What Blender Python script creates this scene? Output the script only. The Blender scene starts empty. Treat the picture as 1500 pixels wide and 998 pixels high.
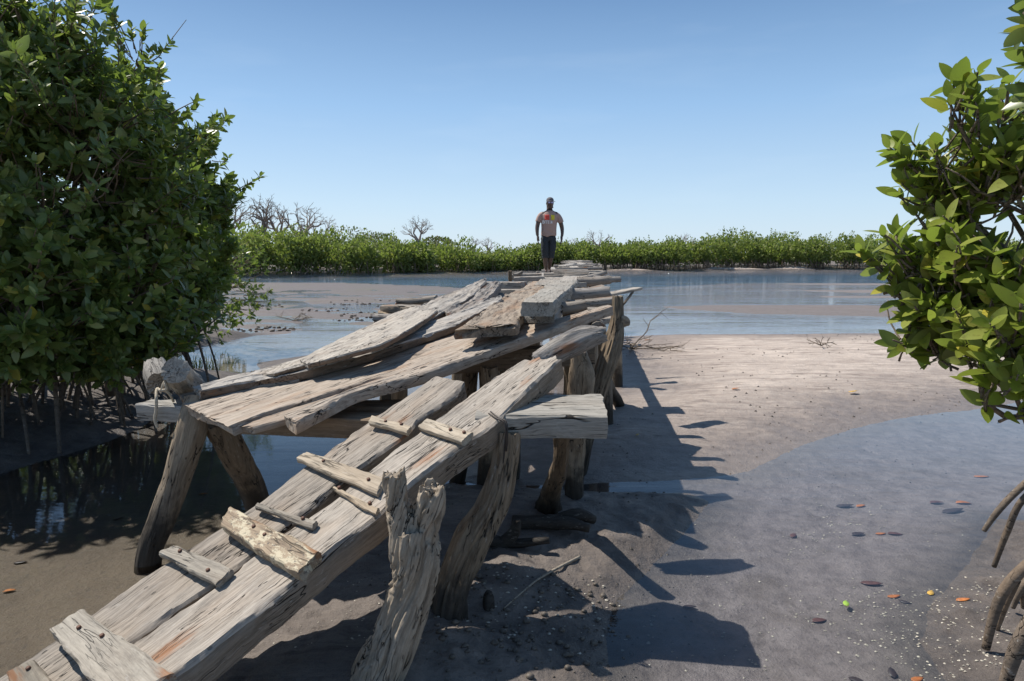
import bpy, math, random
import numpy as np
from mathutils import Vector, Matrix
random.seed(7)
RNG = np.random.default_rng(7)
sc = bpy.context.scene
COL = sc.collection
# ------------------------------------------------------------------ camera
H = 1.75
PITCH = math.atan(127 / 1000)
cam = bpy.data.cameras.new('camera'); cam.lens = 24; cam.sensor_width = 36
cam.clip_start = 0.05; cam.clip_end = 6000
co = bpy.data.objects.new('camera', cam); COL.objects.link(co)
co.location = (0, 0, H); co.rotation_euler = (math.pi / 2 - PITCH, 0, 0)
sc.camera = co
CP, SP = math.cos(PITCH), math.sin(PITCH)
def ray(px, py):
    a, b = (px - 750) / 1000, (499 - py) / 1000
    return np.array([a, CP + b * SP, -SP + b * CP])
C0 = np.array([0, 0, H])
def P(px, py, Y):
    r = ray(px, py); return C0 + r * (Y / r[1])
def G(px, py, z=0.0):
    r = ray(px, py); return C0 + r * ((z - H) / r[2])
class Plane:
    def __init__(s, a, b, c):
        n = np.cross(b - a, c - a); n /= np.linalg.norm(n)
        if n[2] < 0: n = -n
        s.n = n; s.a = a
    def at(s, px, py, off=0.0):
        r = ray(px, py); a = s.a + s.n * off
        return C0 + r * (np.dot(a - C0, s.n) / np.dot(r, s.n))
def hplane(z): return Plane(np.array([0, 0, z]), np.array([1, 0, z]), np.array([0, 1, z]))
# ------------------------------------------------------------------ noise
def _h(ix, iy, iz, s):
    n = (ix * 374761393 + iy * 668265263 + iz * 2147483647 + s * 1274126177) & 0xffffffff
    n = ((n ^ (n >> 13)) * 1274126177) & 0xffffffff
    n = n ^ (n >> 16)
    return (n & 0xffffff) / float(0xffffff)
def vn(x, y, z=0.0, s=0):
    x, y, z = np.broadcast_arrays(np.asarray(x, float), np.asarray(y, float), np.asarray(z, float))
    fx, fy, fz = np.floor(x), np.floor(y), np.floor(z)
    ix, iy, iz = fx.astype(np.int64), fy.astype(np.int64), fz.astype(np.int64)
    u, v, w = x - fx, y - fy, z - fz
    u, v, w = u*u*(3-2*u), v*v*(3-2*v), w*w*(3-2*w)
    r = 0
    for a in (0, 1):
        for b in (0, 1):
            for c in (0, 1):
                r = r + _h(ix+a, iy+b, iz+c, s) * (u if a else 1-u) * (v if b else 1-v) * (w if c else 1-w)
    return r * 2 - 1
def fbm(x, y, z=0.0, s=0, o=4):
    r, a = 0, 1.0
    for k in range(o):
        r = r + a * vn(np.asarray(x) * 2**k, np.asarray(y) * 2**k, np.asarray(z) * 2**k, s + k); a *= .5
    return r / 1.9
# ------------------------------------------------------------------ node materials
class NT:
    def __init__(s, name):
        s.m = bpy.data.materials.new(name); s.m.use_nodes = True
        s.t = s.m.node_tree; s.t.nodes.clear()
        s.out = s.n('ShaderNodeOutputMaterial')
    def n(s, typ, ins=None, **kw):
        nd = s.t.nodes.new(typ)
        for k, v in kw.items(): setattr(nd, k, v)
        if ins:
            for k, v in ins.items(): s.set(nd.inputs[k], v)
        return nd
    def set(s, sock, v):
        if isinstance(v, bpy.types.NodeSocket): s.t.links.new(v, sock)
        elif isinstance(v, bpy.types.Node): s.t.links.new(v.outputs[0], sock)
        elif isinstance(v, tuple) and len(v) == 3 and sock.type == 'RGBA': sock.default_value = (*v, 1)
        else: sock.default_value = v
    def math(s, op, a, b=0.0, c=0.0, clamp=False):
        nd = s.n('ShaderNodeMath', operation=op); nd.use_clamp = clamp
        s.set(nd.inputs[0], a); s.set(nd.inputs[1], b); s.set(nd.inputs[2], c); return nd.outputs[0]
    def noise(s, vec, scale, detail=4, rough=.55, dist=0.0):
        nd = s.n('ShaderNodeTexNoise', {'Vector': vec, 'Scale': scale, 'Detail': detail, 'Roughness': rough, 'Distortion': dist})
        return nd.outputs[0]
    def ramp(s, fac, stops, interp='LINEAR'):
        nd = s.n('ShaderNodeValToRGB'); s.set(nd.inputs[0], fac); nd.color_ramp.interpolation = interp
        el = nd.color_ramp.elements
        while len(el) < len(stops): el.new(.5)
        for e, (p, c) in zip(el, stops):
            e.position = p; e.color = (*c, 1) if isinstance(c, tuple) else (c, c, c, 1)
        return nd.outputs[0]
    def mr(s, v, a, b, c=0.0, d=1.0, smooth=False):
        nd = s.n('ShaderNodeMapRange', {'Value': v, 'From Min': a, 'From Max': b, 'To Min': c, 'To Max': d})
        if smooth: nd.interpolation_type = 'SMOOTHSTEP'
        return nd.outputs[0]
    def mix(s, fac, a, b, bt='MIX'):
        nd = s.n('ShaderNodeMix', data_type='RGBA', blend_type=bt)
        s.set(nd.inputs[0], fac); s.set(nd.inputs[6], a); s.set(nd.inputs[7], b); return nd.outputs[2]
    def vec(s, v, sc_=(1, 1, 1), loc=(0, 0, 0)):
        nd = s.n('ShaderNodeMapping', {'Vector': v}); nd.inputs['Scale'].default_value = sc_
        if isinstance(loc, bpy.types.NodeSocket): s.set(nd.inputs['Location'], loc)
        else: nd.inputs['Location'].default_value = loc
        return nd.outputs[0]
    def bump(s, h, strength, dist, normal=None):
        nd = s.n('ShaderNodeBump', {'Height': h, 'Strength': strength, 'Distance': dist})
        if normal is not None: s.set(nd.inputs['Normal'], normal)
        return nd.outputs[0]
    def bsdf(s, **kw):
        ins = {k.replace('_', ' '): v for k, v in kw.items()}
        b = s.n('ShaderNodeBsdfPrincipled', ins)
        s.t.links.new(b.outputs[0], s.out.inputs[0]); return b

def wood(name, light=(.50, .46, .42), dark=(.16, .14, .125), warm=(.42, .30, .20), warm_amt=.3, grain=1.0, rust=0.0,
         paint=0.0, wetline=False, crack=1.0, swirl=.06, holes=.5):
    m = NT(name)
    tc = m.n('ShaderNodeTexCoord').outputs['Object']
    oi = m.n('ShaderNodeObjectInfo').outputs['Random']
    off = m.n('ShaderNodeCombineXYZ', {0: m.math('MULTIPLY', oi, 37.0), 1: m.math('MULTIPLY', oi, 11.0), 2: m.math('MULTIPLY', oi, 23.0)}).outputs[0]
    base = m.vec(tc, (1, 1, 1), off)
    low = m.n('ShaderNodeTexNoise', {'Vector': m.vec(base, (2.2, 5, 5)), 'Scale': 1.0, 'Detail': 2.0}).outputs['Color']
    lowc = m.n('ShaderNodeVectorMath', operation='SUBTRACT'); m.set(lowc.inputs[0], low); lowc.inputs[1].default_value = (.5, .5, .5)
    sw = m.n('ShaderNodeVectorMath', operation='MULTIPLY'); m.set(sw.inputs[0], lowc.outputs[0]); sw.inputs[1].default_value = (0, swirl, swirl)
    wv = m.n('ShaderNodeVectorMath', operation='ADD'); m.set(wv.inputs[0], base); m.set(wv.inputs[1], sw.outputs[0])
    wv = wv.outputs[0]
    g1 = m.noise(m.vec(wv, (4, 70 * grain, 70 * grain)), 1, 6, .65)
    g2 = m.noise(m.vec(wv, (9, 190 * grain, 190 * grain)), 1, 4, .7)
    g3 = m.noise(m.vec(wv, (1.3, 16, 16)), 1, 5, .6)
    cr = m.noise(m.vec(wv, (2.4, 34 * grain, 34 * grain)), 1, 3, .5)
    crl = m.mr(m.math('ABSOLUTE', m.math('SUBTRACT', cr, .5)), .003, .015, 1, 0, True)
    crm = m.mr(m.noise(m.vec(base, (3, 7, 7)), 1, 3), .48, .60, 0, 1, True)
    crk = m.math('MULTIPLY', m.math('MULTIPLY', crl, crm), crack, clamp=True)
    cr2 = m.noise(m.vec(wv, (.9, 11, 11), (3, 1, 7)), 1, 3, .5)
    crl2 = m.mr(m.math('ABSOLUTE', m.math('SUBTRACT', cr2, .47)), .001, .009, 1, 0, True)
    crk2 = m.math('MULTIPLY', m.math('MULTIPLY', crl2, m.mr(m.noise(m.vec(base, (1.5, 3, 3), (9, 9, 9)), 1, 2), .5, .58, 0, 1, True)), crack, clamp=True)
    crk = m.math('MAXIMUM', crk, crk2)
    gm = m.math('ADD', m.math('MULTIPLY', g1, .55), m.math('ADD', m.math('MULTIPLY', g2, .33), m.math('MULTIPLY', g3, .22)))
    col = m.ramp(gm, [(.38, dark), (.50, tuple(.45 * d + .55 * l for d, l in zip(dark, light))), (.62, light)])
    wp = m.mr(m.noise(m.vec(base, (1.6, 5, 5), (4, 4, 4)), 1, 4), .45, .7, 0, 1, True)
    warmc = m.mix(m.mr(gm, .35, .65), tuple(.6 * w for w in warm), warm)
    col = m.mix(m.math('MULTIPLY', wp, warm_amt), col, warmc)
    col = m.mix(m.math('MULTIPLY', m.mr(m.noise(m.vec(base, (5, 9, 9), (1, 2, 3)), 1, 5, .7), .52, .72, 0, 1), .45), col, (.09, .085, .08))
    col = m.mix(m.mr(m.noise(m.vec(base, (14, 60, 60), (8, 2, 3)), 1, 5, .7), .60, .72, 0, .5), col, (.54, .515, .475))
    if paint > 0:
        pm = m.noise(m.vec(base, (12, 22, 22), (5, 5, 5)), 1, 6, .72)
        col = m.mix(m.mr(pm, .62 - .18 * paint, .66 - .18 * paint, 0, 1), col, (.60, .54, .41))
        col = m.mix(m.mr(m.noise(m.vec(base, (60, 80, 80)), 1, 3), .60, .66, 0, .8), col, (.10, .10, .10))
    if rust > 0:
        v = m.n('ShaderNodeTexVoronoi', {'Vector': m.vec(m.n('ShaderNodeVectorMath', {0: base, 1: sw.outputs[0]}, operation='ADD').outputs[0], (2.6, 8, 8), (7, 1, 2)), 'Scale': 1.0, 'Randomness': 1.0})
        rn = m.noise(m.vec(base, (12, 90, 90)), 1, 4)
        rm = m.math('ADD', v.outputs['Distance'], m.math('MULTIPLY', m.math('SUBTRACT', rn, .5), .5))
        rsel = m.mr(v.outputs['Color'], .62 - .3 * rust, .66 - .3 * rust, 1, 0)
        col = m.mix(m.math('MULTIPLY', m.mr(rm, .05, .34, .85, 0, True), rsel), col, (.27, .115, .045))
    col = m.mix(crk, col, (.022, .018, .015))
    hv = m.n('ShaderNodeTexVoronoi', {'Vector': m.vec(base, (9, 14, 14), (2, 8, 1)), 'Scale': 1.0})
    hole = m.math('MULTIPLY', m.mr(hv.outputs['Distance'], .05, .11, 1, 0, True), m.mr(hv.outputs['Color'], .2, .24, 0, 1))
    hole = m.math('MULTIPLY', m.mr(hv.outputs['Distance'], .05, .11, 1, 0, True), holes)
    col = m.mix(hole, col, (.03, .025, .02))
    rough = .78
    if wetline:
        pz = m.n('ShaderNodeSeparateXYZ', {0: m.n('ShaderNodeNewGeometry').outputs['Position']}).outputs[2]
        wl = m.math('ADD', pz, m.math('MULTIPLY', m.math('SUBTRACT', m.noise(tc, 14, 4), .5), .35))
        wf = m.mr(wl, .18, .40, 1, 0, True)
        col = m.mix(wf, col, m.mix(g1, (.018, .015, .012), (.085, .07, .055)))
    col = m.mix(1.0, col, m.ramp(oi, [(0, (.66, .64, .60)), (.35, (.98, .95, .90)), (.6, (.80, .79, .775)), (1, (1.04, 1.04, 1.03))]), 'MULTIPLY')
    h = m.math('ADD', m.math('MULTIPLY', g1, .6), m.math('ADD', m.math('MULTIPLY', g3, .6), m.math('MULTIPLY', g2, .25)))
    h = m.math('SUBTRACT', h, m.math('MULTIPLY', crk, 1.6))
    h = m.math('SUBTRACT', h, m.math('MULTIPLY', hole, 1.2))
    m.bsdf(Base_Color=col, Roughness=rough, Normal=m.bump(h, .9, .006), Specular_IOR_Level=.25)
    return m.m
M = {}
M['wood'] = wood('weathered_wood', light=(.38, .35, .32), dark=(.12, .105, .09), rust=.3, warm_amt=.25)
M['ramp'] = wood('ramp_wood', light=(.40, .355, .305), dark=(.11, .092, .075), rust=.5, warm_amt=.3, crack=1, grain=1.15)
M['wood_warm'] = wood('sun_bleached_brown_wood', light=(.44, .375, .31), dark=(.17, .13, .10), warm=(.38, .245, .155), warm_amt=.75, grain=.7)
M['wood_pale'] = wood('pale_wood', light=(.46, .43, .39), dark=(.17, .15, .135), warm_amt=.2, grain=.75)
M['wood_cleat'] = wood('cleat_wood', light=(.50, .43, .335), dark=(.24, .19, .14), warm_amt=.35, rust=.9, crack=.6)
M['wood_cleat_grey'] = wood('grey_cleat_wood', light=(.38, .345, .29), dark=(.15, .13, .11), warm_amt=.2, rust=.6, crack=.7)
M['wood_paint'] = wood('peeling_paint_wood', light=(.42, .34, .25), dark=(.14, .10, .075), paint=.55, rust=.9, crack=.6)
M['beam'] = wood('cross_beam_wood', light=(.38, .365, .335), dark=(.15, .14, .125), warm_amt=.12, grain=1.1, holes=.2)
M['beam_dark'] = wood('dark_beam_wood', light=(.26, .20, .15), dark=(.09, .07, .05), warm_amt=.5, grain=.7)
M['post'] = wood('round_post_wood', light=(.34, .275, .20), dark=(.10, .075, .055), warm=(.30, .20, .12), warm_amt=.4, grain=.7, wetline=True, holes=.8)
M['post_mid'] = wood('brown_round_post_wood', light=(.27, .205, .14), dark=(.07, .05, .035), warm_amt=.35, grain=.6, wetline=True, holes=.8)
M['post_dark'] = wood('dark_round_post_wood', light=(.22, .17, .12), dark=(.05, .04, .03), warm_amt=.3, grain=.6, wetline=True, holes=1.0)
M['fork'] = wood('forked_post_wood', light=(.40, .345, .28), dark=(.11, .088, .065), warm=(.34, .25, .165), warm_amt=.35, grain=.55, crack=1, swirl=.10)
M['bark'] = wood('mangrove_bark', light=(.20, .16, .12), dark=(.06, .05, .04), warm_amt=.3, grain=.6)
M['root'] = wood('prop_root_bark', light=(.15, .12, .095), dark=(.05, .04, .032), warm_amt=.3, grain=.6)
M['root_far'] = wood('far_root_bark', light=(.24, .17, .125), dark=(.10, .07, .05), warm_amt=.3, crack=0, holes=0)
M['baobab'] = wood('baobab_bark', light=(.34, .30, .27), dark=(.20, .17, .15), warm_amt=.2, grain=.1, crack=0, holes=0)
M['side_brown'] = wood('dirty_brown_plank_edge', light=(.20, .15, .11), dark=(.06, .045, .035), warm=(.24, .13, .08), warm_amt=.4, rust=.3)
M['side_ramp'] = wood('shaded_plank_edge', light=(.24, .20, .16), dark=(.08, .065, .05), warm_amt=.3, holes=1.0, crack=1)  # ramp planks' right edge: shade put into a darker brown colour
M['broken'] = wood('broken_plank_end', light=(.30, .27, .24), dark=(.04, .03, .025), warm_amt=.4, grain=.5, rust=.5)
M['charred'] = wood('wet_black_driftwood', light=(.05, .045, .04), dark=(.012, .01, .01), warm_amt=.1)

def simple(name, col, rough=.6, metallic=0.0, var=.15, scale=20.0, bumpd=.002):
    m = NT(name)
    tc = m.n('ShaderNodeTexCoord').outputs['Object']
    n = m.noise(tc, scale, 5, .6)
    c = m.mix(m.mr(n, .3, .7), tuple(x * (1 - var) for x in col), tuple(min(1, x * (1 + var)) for x in col))
    m.bsdf(Base_Color=c, Roughness=rough, Metallic=metallic, Normal=m.bump(n, .4, bumpd))
    return m.m
M['skin'] = simple('dark_skin', (.085, .050, .036), .42)
M['shirt'] = simple('mauve_brown_tshirt', (.38, .26, .22), .85, scale=60, var=.08)
M['trousers'] = simple('dark_denim', (.020, .026, .032), .8, scale=40, var=.5)
M['red_patch'] = simple('red_print', (.62, .07, .05), .8)
M['yellow_patch'] = simple('yellow_print', (.60, .50, .04), .8)
M['cap'] = simple('grey_cap', (.10, .095, .105), .8)
M['glass'] = simple('mirrored_lens', (.25, .22, .35), .12, .9)
M['black'] = simple('black_plastic', (.01, .01, .01), .4)
M['white'] = simple('white_print', (.7, .7, .7), .7)
M['rope'] = simple('pale_rope', (.42, .36, .27), .9, scale=150, var=.4)
M['wire'] = simple('dark_wire', (.03, .022, .018), .6)
M['nail'] = simple('rusty_nail', (.10, .04, .02), .7, scale=80, var=.5)
M['whitewash'] = simple('whitewashed_masonry', (.75, .74, .72), .8)

def leafmat(name, c1, c2, c3, trans=.35, rough=.32, yellow=0.0):
    m = NT(name)
    g = m.n('ShaderNodeNewGeometry')
    r = g.outputs['Random Per Island']
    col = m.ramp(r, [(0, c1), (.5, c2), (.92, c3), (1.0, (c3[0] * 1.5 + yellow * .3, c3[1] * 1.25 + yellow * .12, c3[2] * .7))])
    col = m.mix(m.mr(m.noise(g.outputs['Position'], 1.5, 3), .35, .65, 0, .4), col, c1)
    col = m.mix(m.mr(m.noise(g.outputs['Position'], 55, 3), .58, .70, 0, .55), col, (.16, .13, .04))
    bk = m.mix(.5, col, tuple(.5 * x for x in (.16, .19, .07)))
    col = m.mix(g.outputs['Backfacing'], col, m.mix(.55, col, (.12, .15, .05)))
    b = m.n('ShaderNodeBsdfPrincipled', {'Base Color': col, 'Roughness': rough, 'Specular IOR Level': .5})
    t = m.n('ShaderNodeBsdfTranslucent', {'Color': m.mix(.5, col, (.22, .34, .03))})
    mx = m.n('ShaderNodeMixShader', {0: trans, 1: b.outputs[0], 2: t.outputs[0]})
    m.t.links.new(mx.outputs[0], m.out.inputs[0])
    return m.m
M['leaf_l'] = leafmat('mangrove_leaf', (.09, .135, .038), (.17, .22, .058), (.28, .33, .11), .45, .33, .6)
M['leaf_r'] = leafmat('yellow_green_mangrove_leaf', (.18, .235, .03), (.30, .345, .05), (.42, .45, .11), .52, .38, .6)  # lighter, yellower green than the other mangroves
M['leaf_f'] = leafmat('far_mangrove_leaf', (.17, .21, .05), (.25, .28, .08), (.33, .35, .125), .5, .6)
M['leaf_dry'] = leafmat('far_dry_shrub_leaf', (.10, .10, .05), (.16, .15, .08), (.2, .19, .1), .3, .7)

def leaf_litter(name, c):
    m = NT(name); n = m.noise(m.n('ShaderNodeTexCoord').outputs['Object'], 40, 4)
    m.bsdf(Base_Color=m.mix(m.mr(n, .35, .65), tuple(x * .6 for x in c), c), Roughness=.5); return m.m
M['lit_orange'] = leaf_litter('orange_dead_leaf', (.50, .17, .04))
M['lit_yellow'] = leaf_litter('yellow_dead_leaf', (.62, .38, .07))
M['lit_brown'] = leaf_litter('brown_dead_leaf', (.12, .05, .04))
M['lit_green'] = leaf_litter('bright_green_leaf', (.30, .48, .06))
M['lit_dark'] = leaf_litter('dark_wet_leaf', (.045, .03, .03))
M['shell'] = simple('pale_shell', (.40, .36, .29), .5, scale=60, var=.4)
M['stone'] = simple('mud_stone', (.085, .07, .055), .6, scale=30, var=.6, bumpd=.01)

# ground
m = NT('sand_and_mud')
geo = m.n('ShaderNodeNewGeometry'); pos = geo.outputs['Position']
pz = m.n('ShaderNodeSeparateXYZ', {0: pos}).outputs[2]
py_ = m.n('ShaderNodeSeparateXYZ', {0: pos}).outputs[1]
px_ = m.n('ShaderNodeSeparateXYZ', {0: pos}).outputs[0]
n1 = m.noise(pos, 1.1, 6, .6, .4); n2 = m.noise(pos, 9, 6, .65); n3 = m.noise(pos, 70, 5, .7); n4 = m.noise(pos, 320, 3, .6)
st = m.noise(m.vec(pos, (.8, 5, 1)), 1, 6, .6, .6)
zz = m.math('ADD', pz, m.math('MULTIPLY', m.math('SUBTRACT', n1, .5), .10))
zz = m.math('ADD', zz, m.math('MULTIPLY', m.math('SUBTRACT', n2, .5), .03))
dry = m.mr(zz, .012, .12, 0, 1, True)
dcol = m.mix(m.mr(st, .35, .65), (.37, .305, .26), (.57, .485, .415))
dcol = m.mix(m.mr(n3, .52, .72, 0, .6), dcol, (.12, .10, .085))
st2 = m.noise(m.vec(pos, (1.6, 9, 1), (3, 3, 3)), 1, 8, .7, 1.2)
dcol = m.mix(m.math('MULTIPLY', m.mr(st2, .50, .64), m.mr(n1, .40, .56)), dcol, (.17, .135, .115))
wcol = m.mix(m.mr(n2, .3, .7), (.155, .125, .108), (.245, .205, .18))
wcol = m.mix(m.mr(n3, .55, .75, 0, .5), wcol, (.055, .045, .04))
col = m.mix(dry, wcol, dcol)
# attribute: mud amount (dark organic mud), algae
mud = m.n('ShaderNodeAttribute', attribute_name='mud').outputs['Fac']
mcol = m.mix(m.mr(n2, .35, .65), (.035, .030, .028), (.085, .07, .06))
col = m.mix(m.math('MULTIPLY', mud, m.mr(n1, .2, .7, .75, 1)), col, mcol)
# pool bottom: brown under water
sub = m.mr(pz, -.10, -.01, 1, 0, True)
scol = m.mix(m.mr(n1, .3, .7), (.13, .095, .065), (.21, .16, .11))
scol = m.mix(m.mr(n3, .5, .75, 0, .6), scol, (.07, .05, .04))
scol = m.mix(m.mr(px_, -.8, .6), scol, m.mix(m.mr(n2, .3, .7), (.14, .115, .11), (.28, .24, .235)))
scol = m.mix(m.mr(m.noise(pos, 26, 5, .7), .56, .66, 0, .55), scol, (.06, .05, .045))
scol = m.mix(m.mr(m.noise(pos, 2.3, 5, .65, .8), .52, .68, 0, .5), scol, (.10, .075, .05))
col = m.mix(m.math('MULTIPLY', m.mr(pz, -.035, -.003, 1, 0, True), .9), col, scol)
col = m.mix(m.mr(pz, -.6, -.25, 1, 0), col, (.035, .075, .11))
alg = m.n('ShaderNodeAttribute', attribute_name='algae').outputs['Fac']
algn = m.mr(m.noise(m.vec(pos, (.35, 1.6, 1)), 1, 5, .65), .57, .63, 0, .7)
col = m.mix(m.math('MULTIPLY', alg, algn), col, (.13, .13, .045))
wet = m.mr(zz, .0, .09, 1, 0, True)
rgh = m.math('ADD', m.mr(m.math('MAXIMUM', wet, m.math('MULTIPLY', mud, .7)), 0, 1, .93, .42), m.mr(py_, 9, 13, 0, .10), clamp=True)
hh = m.math('ADD', m.math('MULTIPLY', n2, 1.0), m.math('ADD', m.math('MULTIPLY', n3, .35), m.math('MULTIPLY', n4, .10)))
m.bsdf(Base_Color=col, Roughness=rgh, Specular_IOR_Level=m.mr(py_, 9, 13, .4, .36), Normal=m.bump(hh, 1.0, .03))
M['ground'] = m.m
# water
m = NT('shallow_water')
geo = m.n('ShaderNodeNewGeometry'); pos = geo.outputs['Position']
yy = m.n('ShaderNodeSeparateXYZ', {0: pos}).outputs[1]
r1 = m.noise(m.vec(pos, (1.6, 5.5, 1)), 1, 4, .6)
r2 = m.noise(m.vec(pos, (7, 22, 1)), 1, 3, .6)
r3 = m.noise(m.vec(pos, (.25, .8, 1)), 1, 3, .6)
amp = m.math('ADD', m.mr(yy, 8, 36, .05, 1.1, True), m.mr(yy, 38, 60, 0, 3.2, True))
calm = m.mr(m.noise(m.vec(pos, (.08, .3, 1)), 1, 2), .4, .6, .45, 1)
hgt = m.math('MULTIPLY', m.math('ADD', m.math('MULTIPLY', r1, .6), m.math('ADD', m.math('MULTIPLY', r2, .12), m.math('MULTIPLY', r3, 2.0))), m.math('MULTIPLY', amp, calm))
nrm = m.bump(hgt, 1.0, .09)
fr = m.n('ShaderNodeFresnel', {'IOR': 1.40, 'Normal': nrm})
gl = m.n('ShaderNodeBsdfGlossy', {'Color': (1, 1, 1), 'Roughness': .03, 'Normal': nrm})
tr = m.n('ShaderNodeBsdfTransparent', {'Color': (.90, .93, .94)})
mx = m.n('ShaderNodeMixShader', {0: fr.outputs[0], 1: tr.outputs[0], 2: gl.outputs[0]})
m.t.links.new(mx.outputs[0], m.out.inputs[0])
M['water'] = m.m

# ------------------------------------------------------------------ object helpers
WORLD = {}
def tag(o, label=None, cat=None, group=None, kind=None):
    if label: o['label'] = label
    if cat: o['category'] = cat
    if group: o['group'] = group
    if kind: o['kind'] = kind
    return o
def thing(name, loc, label, cat, group=None):
    o = bpy.data.objects.new(name, None); COL.objects.link(o); o.location = [float(v) for v in loc]
    o.empty_display_size = .1
    WORLD[o.name] = Matrix.Translation(o.location)
    return tag(o, label, cat, group)
def mkmesh(name, V, F, mats, smooth=True, mi=None):
    V = np.asarray(V, dtype=np.float64)
    me = bpy.data.meshes.new(name)
    if isinstance(F, np.ndarray) and F.ndim == 2:
        nf, k = F.shape
        me.vertices.add(len(V)); me.loops.add(nf * k); me.polygons.add(nf)
        me.vertices.foreach_set('co', V.astype(np.float32).ravel())
        me.loops.foreach_set('vertex_index', F.astype(np.int32).ravel())
        me.polygons.foreach_set('loop_start', np.arange(0, nf * k, k, dtype=np.int32))
    else:
        me.from_pydata([tuple(v) for v in V], [], [tuple(int(i) for i in f) for f in F])
        nf = len(F)
    for mt in (mats if isinstance(mats, (list, tuple)) else [mats]): me.materials.append(mt)
    if smooth: me.polygons.foreach_set('use_smooth', np.ones(len(me.polygons), dtype=bool))
    if mi is not None: me.polygons.foreach_set('material_index', np.asarray(mi, dtype=np.int32))
    me.update(calc_edges=True)
    return me
def frame_from(p0, p1, up=(0, 0, 1)):
    x = np.asarray(p1, float) - np.asarray(p0, float); x /= np.linalg.norm(x)
    up = np.asarray(up, float)
    if abs(np.dot(x, up)) > .97: up = np.array([0, 1.0, 0])
    y = np.cross(up, x); y /= np.linalg.norm(y); z = np.cross(x, y)
    m_ = Matrix.Identity(4)
    for i in range(3):
        m_[i][0], m_[i][1], m_[i][2], m_[i][3] = x[i], y[i], z[i], float(p0[i])
    return m_
def put(name, V, F, mat, parent=None, frame=None, smooth=True, mi=None):
    fr = frame if frame is not None else (Matrix.Translation(WORLD[parent.name].to_translation()) if parent else Matrix.Identity(4))
    inv = np.array(fr.inverted())
    V = np.asarray(V, float); V = V @ inv[:3, :3].T + inv[:3, 3]
    me = mkmesh(name, V, F, mat, smooth, mi)
    o = bpy.data.objects.new(name, me); COL.objects.link(o)
    if parent:
        o.parent = parent; o.matrix_basis = WORLD[parent.name].inverted() @ fr
    else: o.matrix_basis = fr
    WORLD[o.name] = fr.copy()
    return o
def autosmooth(o, ang=40):
    md = o.modifiers.new('edge', 'EDGE_SPLIT'); md.split_angle = math.radians(ang)

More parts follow.
